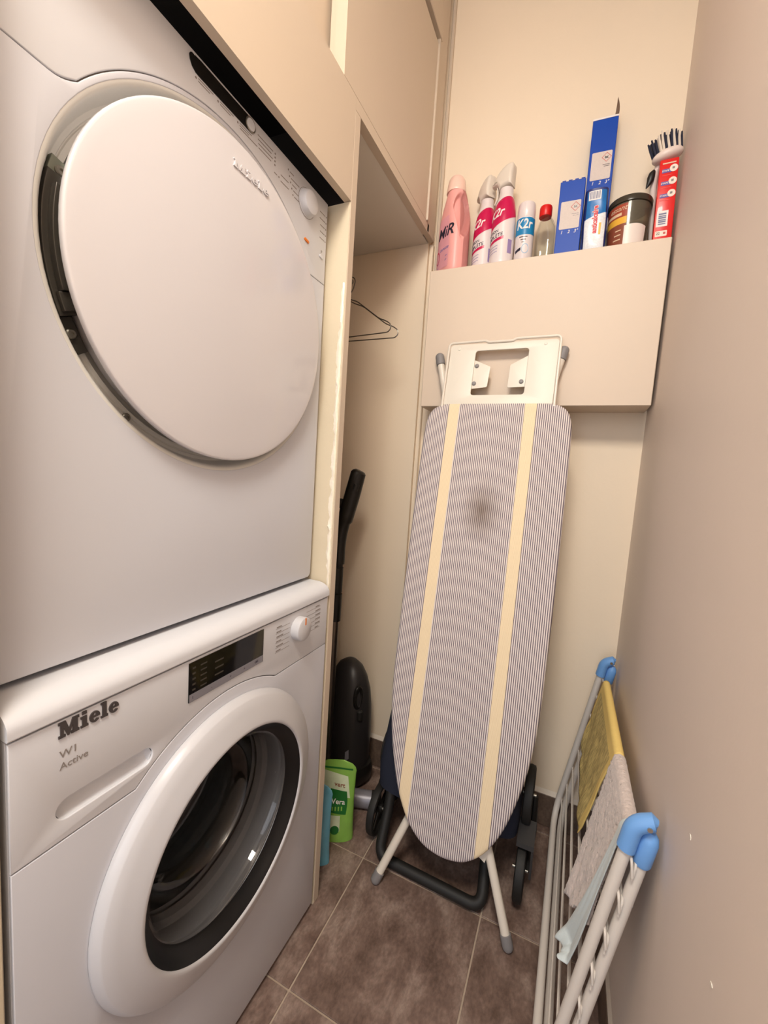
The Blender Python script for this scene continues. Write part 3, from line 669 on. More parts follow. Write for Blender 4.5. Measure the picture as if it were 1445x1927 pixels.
# ================================================================== THINGS ON THE LEDGE
# pink softener bottle
th = math.radians(-38); BX, BY = 0.0785, 0.4995
pb = thing('softener_bottle', (BX, BY, LZ), 'pink fabric softener bottle with a pearly cap, at the left end of the ledge', 'bottle')
PR = [(0.0, 0.045, 0.033), (0.004, 0.049, 0.0345), (0.02, 0.0505, 0.036), (0.09, 0.0505, 0.036), (0.13, 0.0495, 0.036), (0.165, 0.0460, 0.0365), (0.20, 0.0395, 0.0335), (0.222, 0.0340, 0.0305), (0.236, 0.030, 0.029), (0.243, 0.0275, 0.0275)]
def pbr(z):
    for a, b in zip(PR, PR[1:]):
        if a[0] <= z <= b[0]:
            t = (z-a[0])/(b[0]-a[0]); t = t*t*(3-2*t) if False else t
            return a[1]+(b[1]-a[1])*t, a[2]+(b[2]-a[2])*t
    return PR[-1][1:]
def pb_pt(ang, z, lift=0.0):
    a, b = pbr(z); a += lift; b += lift; p = 3.2-1.2*max(0, (z-0.15)/0.093)
    c, s = math.cos(ang), math.sin(ang)
    x = a*math.copysign(abs(c)**(2/p), c); y = b*math.copysign(abs(s)**(2/p), s)
    # grip dimple on the narrow side that faces right and forward
    zc = 0.185; w = 0.25+0.62*max(0, min(1, (z-0.095)/0.09)); dz = (z-zc)/(0.048 if z > zc else 0.092)
    da = ((ang+PI) % (2*PI)-PI+0.10)/w
    d = da*da+dz*dz
    k = max(0.0, 1-d)
    f = 1-0.46*min(1.0, k*2.2)
    x2, y2 = x*f, y*(1-0.2*min(1, k*2.2))
    return (BX+x2*math.cos(th)-y2*math.sin(th), BY+x2*math.sin(th)+y2*math.cos(th), LZ+z)
zs = [0.0, 0.004, 0.012]+[0.02+0.216*k/72 for k in range(73)]+[0.243]
obj('body', loft([[pb_pt(2*PI*k/96, z) for k in range(144)] for z in zs]), 'pinkb', pb, ang=60)
obj('cap', lathe_z([(0.0288, 0.2432), (0.0295, 0.2445), (0.0290, 0.252), (0.0270, 0.268), (0.0245, 0.280), (0.020, 0.2875), (0.012, 0.291), (0.0, 0.292)], BX-0.003, BY, LZ), 'pinkcap', pb)
nrm = Vector((math.sin(th), -math.cos(th), 0)); wd = Vector((math.cos(th), math.sin(th), 0))
def pbl(u, v, w):      # on the label face
    a, b = pbr(v); p = 3.2-1.2*max(0, (v-0.15)/0.093)
    q = min(0.98, abs(u)/a); d = b*(1-q**p)**(1/p)
    P = Vector((BX, BY, LZ+v))+wd*u+nrm*(d+0.0006+w); return P
def gridmap(x0, x1, z0, z1, f, n=16, m=16, shape=None):
    bm = bmesh.new(); g = []
    for i in range(n+1):
        row = []
        for j in range(m+1):
            t, q = i/n, j/m; u, v = x0+(x1-x0)*t, z0+(z1-z0)*q
            if shape: u, v = shape(u, v, t, q)
            row.append(bm.verts.new(f(u, v, 0)))
        g.append(row)
    for i in range(n):
        for j in range(m): bm.faces.new((g[i][j], g[i+1][j], g[i+1][j+1], g[i][j+1]))
    return bm
obj('front_label', gridmap(-0.042, 0.026, 0.018, 0.165, pbl, shape=lambda u, v, t, q: (u*(1-0.25*q)+0.004*math.sin(q*PI), v)), 'pinklab', pb)
obj('label_text', mapbm(text_bm('MiR', 0.044, bold=0.012, shear=0.25, sub=True), lambda u, v, w: pbl(u+0.004, v+0.120, w+0.0004)), 'ink', pb)
obj('label_text', mapbm(text_bm('caresse', 0.014, shear=0.3, sub=True), lambda u, v, w: pbl(u+0.004, v+0.074, w+0.0004)), 'purple', pb)
obj('label_flower', mapbm(curve_bm([arc(0, 0, 0.015, 0, 360, 18)[:-1]], 0.0002), lambda u, v, w: pbl(u*0.8-0.028, v*1.3+0.055, w+0.0004)), 'magenta', pb)
obj('label_swirl', join(*[mapbm(curve_bm([rect(-0.026, 0.020, -0.0012, 0.0012)], 0.0001), lambda u, v, w, k=k: pbl(u, v+0.045-k*0.012+u*0.35, w+0.0005)) for k in range(2)]), 'purple', pb, kind='stuff')

# stain remover sprays
SP = [(0.0335, 0.0), (0.0342, 0.002), (0.0335, 0.006), (0.0335, 0.112), (0.0330, 0.125), (0.0300, 0.150), (0.0262, 0.170), (0.0215, 0.184), (0.0192, 0.190), (0.0188, 0.210)]
srz = interp(SP)
def spray(cx, cy, phi, yaw, label):
    t = thing('spray_bottle', (cx, cy, LZ), label, 'spray bottle', 'white stain remover sprays on the ledge')
    obj('body', lathe_z(SP, cx, cy, LZ), 'canw', t)
    p0, p1 = phi-1.5, phi+1.6
    zb = lambda q: 0.086+0.044*q**1.1
    zt = lambda q: 0.132+0.050*math.sin(PI*(0.10+0.52*q))
    obj('magenta_label', patch(cx, cy, LZ, srz, p0, p1, zb, zt, 36, 8), 'magenta', t)
    obj('brand_text', wrap(mapbm(text_bm('K2r', 0.034, bold=0.02, shear=0.2, sx=0.82, sub=True), lambda u, v, w: (u, v+0.133+u*0.18, w)), cx, cy, LZ, phi-0.50, srz, 0.0006), 'paper', t)
    obj('label_text', wrap(mapbm(text_bm('ACTION', 0.0105, sub=True), lambda u, v, w: (u, v+0.083+u*0.15, w)), cx, cy, LZ, phi-0.72, srz), 'ink', t)
    obj('label_text', wrap(mapbm(text_bm('COMPLÈTE', 0.0135, sub=True), lambda u, v, w: (u, v+0.069+u*0.2, w)), cx, cy, LZ, phi-0.72, srz), 'ink', t)
    obj('slogan_bar', patch(cx, cy, LZ, srz, phi-1.4, phi+0.35, lambda q: 0.047+0.016*q, lambda q: 0.055+0.016*q, 18, 2), 'magenta', t)
    for k in range(3): obj('small_print', patch(cx, cy, LZ, srz, phi-1.1, phi-0.1, lambda q, k=k: 0.040-k*0.008+0.006*q, lambda q, k=k: 0.0412-k*0.008+0.006*q, 8, 1), 'tag', t)
    obj('bar_code', patch(cx, cy, LZ, srz, phi+0.75, phi+1.15, lambda q: 0.025, lambda q: 0.062, 6, 2), 'purple', t)
    # trigger head, side profile turned by yaw
    prof = [(0.0195, 0.2135), (0.0185, 0.228), (0.0185, 0.245), (0.0198, 0.260), (0.0195, 0.2690), (0.0160, 0.2745), (0.008, 0.2765), (-0.002, 0.2745), (-0.013, 0.2675), (-0.024, 0.2570), (-0.035, 0.2440), (-0.0435, 0.2325), (-0.0430, 0.2270), (-0.034, 0.2265), (-0.026, 0.2240), (-0.0205, 0.2160), (-0.0195, 0.2090), (-0.010, 0.2150), (0.008, 0.2160)]
    hb = curve_bm([prof], 0.0165, 0.0085)
    c, s = math.cos(yaw), math.sin(yaw)
    f = lambda u, v, w: (cx+u*c-w*s, cy+u*s+w*c, LZ+v)
    def g(u, v, w):
        k = 1.12-0.30*max(0, (v-0.245)/0.034)-0.4*max(0, (-u-0.02)/0.02); return f(u, v, w*k)
    hd = obj('trigger_head', mapbm(hb, g), 'trig', t, ang=60)
    lev = [(-0.030, 0.226), (-0.026, 0.226), (-0.0225, 0.210), (-0.0245, 0.190), (-0.031, 0.176), (-0.034, 0.178), (-0.029, 0.192), (-0.028, 0.208)]
    obj('trigger_lever', mapbm(curve_bm([lev], 0.006, 0.001), f), 'trig', hd)
    return t
spray(0.1715, 0.510, -PI/2-0.10, -0.70, 'left of the two pink and white spray bottles, beside the pink softener')
spray(0.2325, 0.476, -PI/2-0.10, -0.25, 'right of the two pink and white spray bottles, beside the short blue-banded can')

# short can
cx, cy = 0.2935, 0.4755
cn = thing('spray_can', (cx, cy, LZ), 'short white spray can with a blue band, beside the red-capped glass bottle', 'spray can')
CP = [(0.0238, 0.0), (0.0248, 0.002), (0.0248, 0.114), (0.0240, 0.1165)]; crz = lambda z: 0.0248
obj('body', lathe_z(CP, cx, cy, LZ), 'canw', cn)
obj('cap', lathe_z([(0.0238, 0.1168), (0.0243, 0.118), (0.0240, 0.140), (0.0232, 0.154), (0.0215, 0.1578), (0.018, 0.159), (0.0, 0.1592)], cx, cy, LZ), 'canw', cn)
obj('blue_band', patch(cx, cy, LZ, crz, -PI, 0.0, lambda q: 0.068+0.004*abs(q-0.5), lambda q: 0.1135, 28, 3), 'cyan', cn)
obj('brand_text', wrap(mapbm(text_bm('K2r', 0.035, bold=0.02, shear=0.12, sx=0.80, sub=True), lambda u, v, w: (u, v+0.095, w)), cx, cy, LZ, -PI/2, crz, 0.0006), 'paper', cn)
for k in range(3): obj('small_print', patch(cx, cy, LZ, crz, -2.0+0.15*k, -1.1-0.15*k, lambda q, k=k: 0.061-0.007*k, lambda q, k=k: 0.0635-0.007*k, 8, 1), 'logo', cn)
obj('blue_blot', wrap(mapbm(curve_bm([arc(0, 0, 0.010, 0, 360, 20)[:-1]], 0.0001), lambda u, v, w: (u, v*1.3+0.031, w)), cx, cy, LZ, -PI/2+0.3, crz), 'greyblot', cn)
obj('dark_tag', patch(cx, cy, LZ, crz, -2.45, -1.75, lambda q: 0.021+0.006*q, lambda q: 0.029+0.006*q, 8, 1), 'ink', cn)

# clear glass bottle
cx, cy = 0.3475, 0.488
gb = thing('glass_bottle', (cx, cy, LZ), 'small empty clear glass bottle with a red screw cap', 'bottle')
def gsec(a, z, p): return sellipse(cx, cy, LZ+z, a, a, p, 40, 0.35)
secs = [gsec(0.021, 0.0, 4), gsec(0.0245, 0.003, 4), gsec(0.0245, 0.075, 4), gsec(0.0235, 0.092, 3.5), gsec(0.019, 0.108, 2.6), gsec(0.0140, 0.117, 2.1), gsec(0.0125, 0.121, 2), gsec(0.0125, 0.128, 2), gsec(0.0105, 0.128, 2), gsec(0.0105, 0.120, 2), gsec(0.0165, 0.107, 2.5), gsec(0.0215, 0.091, 3.5), gsec(0.0225, 0.074, 4), gsec(0.0225, 0.006, 4), gsec(0.018, 0.005, 4)]
obj('body', loft(secs), 'glass', gb)
obj('cap', lathe_z([(0.0162, 0.1225), (0.0168, 0.124), (0.0168, 0.146), (0.0155, 0.150), (0.012, 0.1515), (0.0, 0.152)], cx-0.004, cy, LZ), 'redcap', gb)

# blue cartons
def carton(x0, y0, w, d, h, rz, label, tall):
    t = thing('blue_carton', (x0+w/2, y0+d/2, LZ), label, 'box', 'blue cartons on the ledge')
    cc = (x0+w/2, y0+d/2, LZ)
    def P(name, bm, m, par=t, **k): return obj(name, rot(bm, 'Z', rz, cc), m, par, **k)
    b = box(x0, x0+w, y0, y0+d, LZ, LZ+h, 0.0012, 1)
    P('carton', b, 'boxblue')
    f = onYn(y0-0.0002, x0, LZ)
    zt = h-0.082 if tall else h-0.052
    P('white_label', mapbm(curve_bm([rrect(0.0065, w-0.006, zt-0.070, zt, 0.003, 3)], 0.00015), f), 'labgrey')
    dx, dz, r = w-0.0185, zt-0.0155, 0.0120
    P('hazard_diamond', mapbm(curve_bm([[(dx-r, dz), (dx, dz-r), (dx+r, dz), (dx, dz+r)], [(dx-r+0.0016, dz), (dx, dz-r+0.0016), (dx+r-0.0016, dz), (dx, dz+r-0.0016)]], 0.0002), onYn(y0-0.0004, x0, LZ)), 'redline')
    P('hazard_mark', mapbm(curve_bm([[(dx-0.0045, dz-0.003), (dx+0.005, dz-0.003), (dx+0.003, dz), (dx+0.005, dz+0.0035), (dx, dz+0.001), (dx-0.004, dz+0.003)]], 0.0002), onYn(y0-0.0004, x0, LZ)), 'logo')
    for k in range(2): P('small_print', mapbm(curve_bm([rect(dx-0.008+0.003*k, dx+0.009, dz-0.019-k*0.004, dz-0.0175-k*0.004)], 0.0001), onYn(y0-0.0004, x0, LZ)), 'logo')
    for k, s_ in enumerate(('1', '2', '3°')): P('dose_mark', mapbm(text_bm(s_, 0.0115, bold=0.01, shear=0.2), onYn(y0-0.0003, x0+0.014+k*0.0175, LZ+zt-0.078)), 'paper')
    if tall:
        fl = bmesh.new(); pr = None
        for k in range(9):
            q = k/8; z = LZ+h-0.001+q*0.050; x = x0+w-0.0008+0.004*math.sin(q*1.6)-0.010*q*q; wy = (d*0.92)*(1-0.96*q**1.5)
            row = [fl.verts.new((x, y0+0.003+0.001*q, z)), fl.verts.new((x-0.0060*(1-q**1.7), y0+0.003+wy*0.5, z+0.002)), fl.verts.new((x-0.0115*(1-q**1.7), y0+0.003+wy, z+0.004))]
            if pr:
                for a in range(2): fl.faces.new((pr[a], pr[a+1], row[a+1], row[a]))
            pr = row
        bmesh.ops.solidify(fl, geom=fl.faces[:], thickness=0.0006)
        P('open_flap', fl, 'card', label='grey inner side of the raised flap')
        P('torn_edge', join(box(x0, x0+w, y0, y0+0.0012, LZ+h, LZ+h+0.004), box(x0, x0+0.001, y0+0.0013, y0+d, LZ+h, LZ+h+0.003)), 'paper')
    else:
        for k in range(4): P('perforation_tab', box(x0+0.004+k*0.0155, x0+0.013+k*0.0155, y0, y0+0.001, LZ+h, LZ+h+0.002), 'boxblue')
    return t
carton(0.3775, 0.4555, 0.0615, 0.055, 0.188, 1.0, 'short blue carton with a square grey label, beside the red-capped glass bottle', False)
carton(0.4395, 0.502, 0.0610, 0.055, 0.356, 1.5, 'tall blue carton with an open flap, standing behind the foil sachet', True)

# anti-scale sachet
px0, px1, py = 0.4455, 0.5005, 0.472
sa = thing('powder_sachet', (0.473, py, LZ), 'blue and white foil sachet with red lettering, in front of the tall blue carton', 'sachet')
def sach(u, v, w):       # u 0..1 across, v height
    hw = (px1-px0)/2*(1-0.02*math.sin(v*60)); b = 0.0165*math.sqrt(max(0.0, 1-(2*u-1)**4*0.92))*(1 if v > 0.012 else 0.85)
    lean = -0.004+0.006*v/0.15
    return ((px0+px1)/2-0.0035*(v/0.15)+(2*u-1)*hw, py-b-w+0.0012*math.sin(v*90+u*7)*(1-v/0.2), LZ+v)
bm = bmesh.new(); secs = []
for k in range(19):
    v = 0.156*k/18
    fr = [sach(i/14, v, 0) for i in range(15)]
    secs.append(fr+[(p[0], 2*py-p[1]+0.0, p[2]) for p in fr[::-1]])
obj('pouch', loft(secs), 'pouchd', sa, ang=60)
F = lambda u0, u1, v0, v1, lift: gridmap(u0, u1, v0, v1, lambda u, v, w: sach(u, v, lift), 10, 12)
obj('blue_panel', F(0.10, 0.93, 0.078, 0.150, 0.0004), 'pouchb', sa)
obj('granule_panel', gridmap(0.06, 0.95, 0.006, 0.085, lambda u, v, w: sach(u, v, 0.0005), 14, 12, shape=lambda u, v, t, q: (u, v+(0.014*t-0.004)*q)), 'pouchw', sa)
obj('bar_code', gridmap(0.16, 0.70, 0.127, 0.150, lambda u, v, w: sach(u, v, 0.0008), 8, 3), 'paper', sa)
obj('bar_code_lines', join(*[gridmap(0.21+k*0.045, 0.21+k*0.045+0.02+0.012*(k % 3 == 0), 0.130, 0.148, lambda u, v, w: sach(u, v, 0.0011), 1, 2) for k in range(10)]), 'greyline', sa, kind='stuff')
def satext(m, bold, lift, size=0.0175):
    return obj('brand_text', mapbm(text_bm('anticalcaire', size, bold=bold, sx=0.86, sub=True), lambda u, v, w: sach(0.50-v/(px1-px0), 0.078+u, lift+w)), m, sa)
satext('paper', 0.085, 0.0009); satext('redtext', 0.03, 0.0013)
obj('yellow_flash', F(0.68, 0.78, 0.040, 0.068, 0.0010), 'yellow', sa)
obj('swoosh', gridmap(0.72, 0.92, 0.060, 0.064, lambda u, v, w: sach(u, v, 0.0010), 8, 2, shape=lambda u, v, t, q: (u, v+0.018*t)), 'paper', sa)

# smoky jar
cx, cy = 0.5515, 0.4975
jr = thing('plastic_jar', (cx, cy, LZ), 'smoky transparent jar with a dark lid and brown label', 'jar')
JP = [(0.040, 0.0), (0.0440, 0.003), (0.0465, 0.05), (0.0485, 0.095), (0.0490, 0.106)]; jrz = interp(JP)
obj('body', lathe_z(JP+[(0.0475, 0.106), (0.0468, 0.094), (0.0448, 0.05), (0.0425, 0.005), (0.0, 0.004)], cx, cy, LZ, 56, cap1=False), 'jar', jr)
obj('lid', lathe_z([(0.0495, 0.1065), (0.0515, 0.1075), (0.0520, 0.118), (0.0505, 0.1215), (0.046, 0.1225), (0.0, 0.1225)], cx, cy, LZ, 56), 'jarlid', jr)
obj('brown_label', patch(cx, cy, LZ, jrz, -3.3, -1.72, lambda q: 0.004, lambda q: 0.056, 24, 4), 'jarlab', jr)
obj('yellow_band', patch(cx, cy, LZ, jrz, -3.3, -1.72, lambda q: 0.056, lambda q: 0.072, 24, 2), 'yellow', jr)
obj('brick_label', patch(cx, cy, LZ, jrz, -3.3, -1.72, lambda q: 0.072, lambda q: 0.103, 24, 3), 'jarred', jr)
obj('white_patch', patch(cx, cy, LZ, jrz, -1.80, -0.62, lambda q: 0.003, lambda q: 0.049+0.003*math.sin(q*PI), 20, 4, lift=0.0008), 'jarw', jr)
obj('label_text', wrap(mapbm(text_bm('essant', 0.017, shear=0.3, sub=True), lambda u, v, w: (u, v+0.093, w)), cx, cy, LZ, -2.2, jrz, 0.0007), 'beige', jr)
obj('pale_bar', patch(cx, cy, LZ, jrz, -3.0, -1.98, lambda q: 0.076, lambda q: 0.083, 12, 1, lift=0.0006), 'beige', jr)
for k in range(3): obj('small_print', patch(cx, cy, LZ, jrz, -2.35+0.05*k, -1.95, lambda q, k=k: 0.018+0.011*k, lambda q, k=k: 0.0205+0.011*k, 8, 1, lift=0.0006), 'beige', jr)

# red pack
rp = thing('red_pack', (0.629, 0.470, LZ), 'tall narrow red pack with three violet step tags, against the right wall', 'pack')
RX0, RX1, RY, RH, RD = 0.6085, 0.6485, 0.462, 0.196, 0.022
RC = (0.629, RY, LZ)
def RP(name, bm, m, **k): return obj(name, rot(bm, 'Y', -1.2, RC), m, rp, **k)
RP('carton', box(RX0, RX1, RY, RY+RD, LZ, LZ+RH, 0.0025, 2), 'red')
RP('pale_corner', mapbm(curve_bm([[(0, 0.002), (0.010, 0.002), (0.002, 0.055), (0.004, 0.100), (0, 0.105)]], 0.0001), onYn(RY-0.0002, RX0+0.0012, LZ)), 'redlite')
for k in range(3):
    z = RH-0.028-0.029*k
    RP('violet_tag', mapbm(curve_bm([rrect(0.006, 0.026, -0.0045, 0.0045, 0.001, 2)], 0.0001), onYn(RY-0.0003, RX0, LZ+z)), 'tag')
    RP('tag_text', mapbm(text_bm('ETAPE %d' % (k+1), 0.0052, bold=0.02), onYn(RY-0.0006, RX0+0.0155, LZ+z)), 'disc')
    RP('picture_disc', mapbm(curve_bm([arc(0, 0, 0.0085, 0, 360, 20)[:-1]], 0.0002), onYn(RY-0.0005, RX0+0.030, LZ+z+0.004)), 'disc')
    RP('disc_drawing', mapbm(curve_bm([rect(-0.003, 0.002, -0.002, 0.003)], 0.0001), onYn(RY-0.0008, RX0+0.030, LZ+z+0.004)), 'print')
    RP('small_print', mapbm(curve_bm([rect(0.007, 0.028, -0.0108, -0.0096)], 0.0001), onYn(RY-0.0003, RX0, LZ+z)), 'redlite')
RP('heading_bar', mapbm(curve_bm([rect(0.006, 0.034, RH-0.012, RH-0.009)], 0.0001), onYn(RY-0.0003, RX0, LZ)), 'beige')
RP('bar_code', mapbm(curve_bm([rect(0.004, 0.028, 0.038, 0.075)], 0.0001), onYn(RY-0.0003, RX0, LZ)), 'paper')
RP('bar_code_lines', join(*[mapbm(curve_bm([rect(0.008, 0.024, 0.043+k*0.0046, 0.0455+k*0.0046+0.001*(k % 2))], 0.0001), onYn(RY-0.0006, RX0, LZ)) for k in range(6)]), 'greyline', kind='stuff')
RP('bottom_label', mapbm(curve_bm([rrect(0.004, 0.029, 0.015, 0.028, 0.0015, 3)], 0.0001), onYn(RY-0.0003, RX0, LZ)), 'disc')
RP('label_text', mapbm(text_bm('22', 0.008), onYn(RY-0.0006, RX0+0.010, LZ+0.022)), 'printd')
RP('small_print', mapbm(curve_bm([rect(0.021, 0.026, 0.0195, 0.0245)], 0.0001), onYn(RY-0.0006, RX0, LZ)), 'redline')

# dish brush standing head-up behind the red pack
bs = thing('dish_brush', (0.616, 0.515, LZ), 'dish brush with a white oval head and dark bristles, propped head-up on the red pack', 'brush')
HC = Vector((0.6200, 0.478, 1.9225))
hd = bmesh.new(); bmesh.ops.create_uvsphere(hd, u_segments=36, v_segments=18, radius=1)
mapbm(hd, lambda x, y, z: (HC.x+0.0335*x, HC.y+0.022*y, HC.z+0.0135*math.copysign(abs(z)**0.85, z)))
TL = -13
hdo = obj('head', rot(hd, 'Y', TL, HC), 'brushw', bs)
random.seed(11)
dk, lt = [], []
for i in range(12):
    for j in range(5):
        u = (i-5.5)/5.5; v = (j-2)/2
        if u*u+v*v*0.75 > 1.15: continue
        bx, by = HC.x+u*0.0300, HC.y+v*0.014
        L = 0.041+random.random()*0.007-0.005*abs(u)
        tx, ty = bx+u*0.006+random.uniform(-.0012, .0012), by+v*0.005
        white = (i in (4, 6) and j == 0) or (random.random() < 0.10)
        b = tube([(bx, by, HC.z+0.006), ((bx+tx)/2-0.0003, (by+ty)/2, HC.z+0.006+L*0.55), (tx, ty, HC.z+0.006+L)], [0.0030, 0.0029, 0.0018], 7)
        (lt if white else dk).append(b)
obj('bristles', rot(join(*dk), 'Y', TL, HC), 'bristle', hdo, kind='stuff', label='dark navy bristle tufts')
obj('bristles', rot(join(*lt), 'Y', TL, HC), 'bristlew', hdo, kind='stuff', label='pale bristle tufts')
obj('handle', tube(arcpath([(0.610, 0.487, 1.918), (0.600, 0.492, 1.905), (0.5985, 0.502, 1.878), (0.607, 0.524, 1.80), (0.616, 0.535, 1.7165)], 0.02), [0.0105]*4+[0.0085]*6+[0.0075]*30, 12) if False else tube(arcpath([(0.612, 0.487, 1.917), (0.600, 0.492, 1.903), (0.5985, 0.502, 1.878), (0.607, 0.524, 1.80), (0.616, 0.535, 1.7165)], 0.02), 0.0078, 12), 'brushw', bs)
lf = [sellipse(0.5915+dx, 0.488, z, a, a*0.7, 2, 16) for z, a, dx in ((1.902, 0.003, 0.004), (1.896, 0.0072, 0.001), (1.885, 0.0085, -0.001), (1.876, 0.0075, -0.002), (1.868, 0.005, -0.005), (1.860, 0.0012, -0.009))]
obj('scraper', loft(lf), 'blackp', bs, label='black moulded scraper below the head')

# ================================================================== IRONING BOARD
ib = thing('ironing_board', (0.28, 0.128, 0.0), 'ironing board with a striped scorched cover, leaning upright against the back wall ledge', 'ironing board')
SB = 0.207; _n = math.hypot(1, SB)
def BP(x, s, d): return Vector((x, 0.10+SB*s/_n-d/_n, s/_n+d*SB/_n))
HWT = [(0.155, 0.0), (0.157, 0.022), (0.163, 0.046), (0.175, 0.068), (0.20, 0.0955), (0.235, 0.119), (0.28, 0.140), (0.34, 0.159), (0.40, 0.1735), (0.48, 0.186), (0.58, 0.1925), (0.75, 0.1955), (0.95, 0.1975), (1.15, 0.1985), (1.245, 0.1975), (1.285, 0.1935), (1.310, 0.184), (1.324, 0.168), (1.3315, 0.145), (1.3325, 0.120), (1.3330, 0.080), (1.3330, 0.040), (1.3330, 0.0)]
cxs = lambda s: 0.2745+(1.335-s)*0.0095
right = [(cxs(s)+w, s) for s, w in HWT]; left = [(cxs(s)-w, s) for s, w in HWT[1:-1]][::-1]
OUT = []
ol = right+left
def cr_(P, n=3):
    out = []; N = len(P)
    for i in range(N):
        p0, p1, p2, p3 = P[i-1], P[i], P[(i+1) % N], P[(i+2) % N]
        for k in range(n):
            t = k/n; out.append(tuple(0.5*((2*p1[a])+(-p0[a]+p2[a])*t+(2*p0[a]-5*p1[a]+4*p2[a]-p3[a])*t*t+(-p0[a]+3*p1[a]-3*p2[a]+p3[a])*t**3) for a in (0, 1)))
    return out
ol = cr_(ol)
def inset(P, d):
    N = len(P); out = []
    for i in range(N):
        a, b = Vector(P[i-1]), Vector(P[(i+1) % N]); t = (b-a).normalized(); out.append((P[i][0]-t.y*d, P[i][1]+t.x*d))
    return out
rings = [(0.012, -0.026), (0.003, -0.025), (0.0, -0.021), (0.0, -0.010), (0.0015, -0.005), (0.0045, -0.0015), (0.009, -0.0002), (0.014, 0.0)]
bmb = bmesh.new(); uvl = bmb.loops.layers.uv.new('UVMap'); RR = []; UVM = {}
for dd_, h in rings:
    row = []
    for (x, s) in inset(ol, dd_):
        v = bmb.verts.new(BP(x, s, h)); row.append(v); UVM[v] = (x-cxs(s), s)
    RR.append(row)
for a, b in zip(RR, RR[1:]):
    for k in range(len(a)): bmb.faces.new((a[k], a[(k+1) % len(a)], b[(k+1) % len(a)], b[k]))
bmb.faces.new(RR[-1]); bmb.faces.new(RR[0][::-1])
for f in bmb.faces:
    for l in f.loops: l[uvl].uv = UVM[l.vert]
obj('cover', bmb, 'board', ib, ang=50)
obj('deck', mapbm(curve_bm([inset(ol, 0.016)], 0.003), lambda u, v, w: BP(u, v, -0.030+w)), 'tubew', ib)
# iron rest
ir = obj('iron_rest', mapbm(curve_bm([rrect(0.1235, 0.4185, 1.325, 1.5105, 0.010), rrect(0.1985, 0.3435, 1.3575, 1.489, 0.008)[::-1]], 0.0022, 0.001), lambda u, v, w: BP(u+0.0006, v, -0.008+w)), 'rest', ib, label='cream metal iron rest above the cover')
wp = arcpath([(0.1215, 1.315, 0), (0.1190, 1.5145, 0), (0.225, 1.5165, 0), (0.232, 1.5120, 0), (0.300, 1.5120, 0), (0.307, 1.5175, 0), (0.4225, 1.5175, 0), (0.4235, 1.315, 0)], 0.012, 4)
obj('rest_wire', tube([BP(p.x, p.y, -0.004) for p in wp], 0.0036, 10), 'tubew', ir)
for pts in ([(0.1985, 1.4635), (0.2430, 1.4430), (0.2450, 1.4400), (0.2420, 1.3850), (0.2390, 1.3820), (0.1985, 1.3780)], [(0.3435, 1.4700), (0.3435, 1.3810), (0.3000, 1.3795), (0.2975, 1.3825), (0.2985, 1.4425), (0.3005, 1.4460)]):
    obj('rest_tab', mapbm(curve_bm([pts], 0.0012, 0.0006), lambda u, v, w: BP(u, v, -0.012+w)), 'rest', ir)
for x, s in ((0.2065, 1.4455), (0.2045, 1.3935), (0.3330, 1.3955)):
    rv = mapbm(lathe([(0.0058, 0), (0.0058, 0.0025), (0.0045, 0.004), (0.0, 0.0045)], 20), lambda u, v, w, x=x, s=s: BP(x+u, s+v, -0.0108+w)); obj('rivet', rv, 'capg', ir, label='grey rubber rivet')
for x, s in ((0.150, 1.497), (0.385, 1.4985)):
    obj('rivet', mapbm(lathe([(0.0045, 0), (0.0040, 0.0012), (0.0, 0.002)], 16), lambda u, v, w, x=x, s=s: BP(x+u, s+v, -0.0060+w)), 'rest', ir)
def leg(p0, p1, cl=0.032):
    p0, p1 = Vector(p0), Vector(p1); d = (p1-p0).normalized()
    l = obj('leg', tube([p0+d*0.008, p1], 0.0108, 16), 'tubew', ib)
    cp = [p0, p0+d*0.004, p0+d*0.010, p0+d*cl, p0+d*(cl+0.001)]
    obj('foot_cap', tube(cp, [0.0085, 0.0120, 0.0132, 0.0132, 0.0115], 16), 'capg', l, label='grey plastic foot cap')
leg((0.112, 0.129, 0.0035), (0.276, 0.252, 0.440))
leg((0.462, 0.130, 0.0035), (0.290, 0.252, 0.430))
leg((0.085, 0.425, 1.458), (0.205, 0.363, 1.02), 0.034)
leg((0.4335, 0.425, 1.458), (0.335, 0.363, 1.02), 0.034)
obj('cross_tube', tube([(0.19, 0.362, 1.02), (0.35, 0.362, 1.02)], 0.0095, 12), 'tubew', ib)
obj('cross_tube', tube([(0.20, 0.228, 0.47), (0.37, 0.228, 0.47)], 0.0095, 12), 'tubew', ib)
obj('nose_bracket', loft([[BP(x, s, -0.031) for x, s in ((0.365, 0.222), (0.400, 0.228), (0.385, 0.170), (0.366, 0.180))], [BP(x, s, -0.037) for x, s in ((0.365, 0.222), (0.400, 0.228), (0.385, 0.170), (0.366, 0.180))]]), 'tubew', ib)

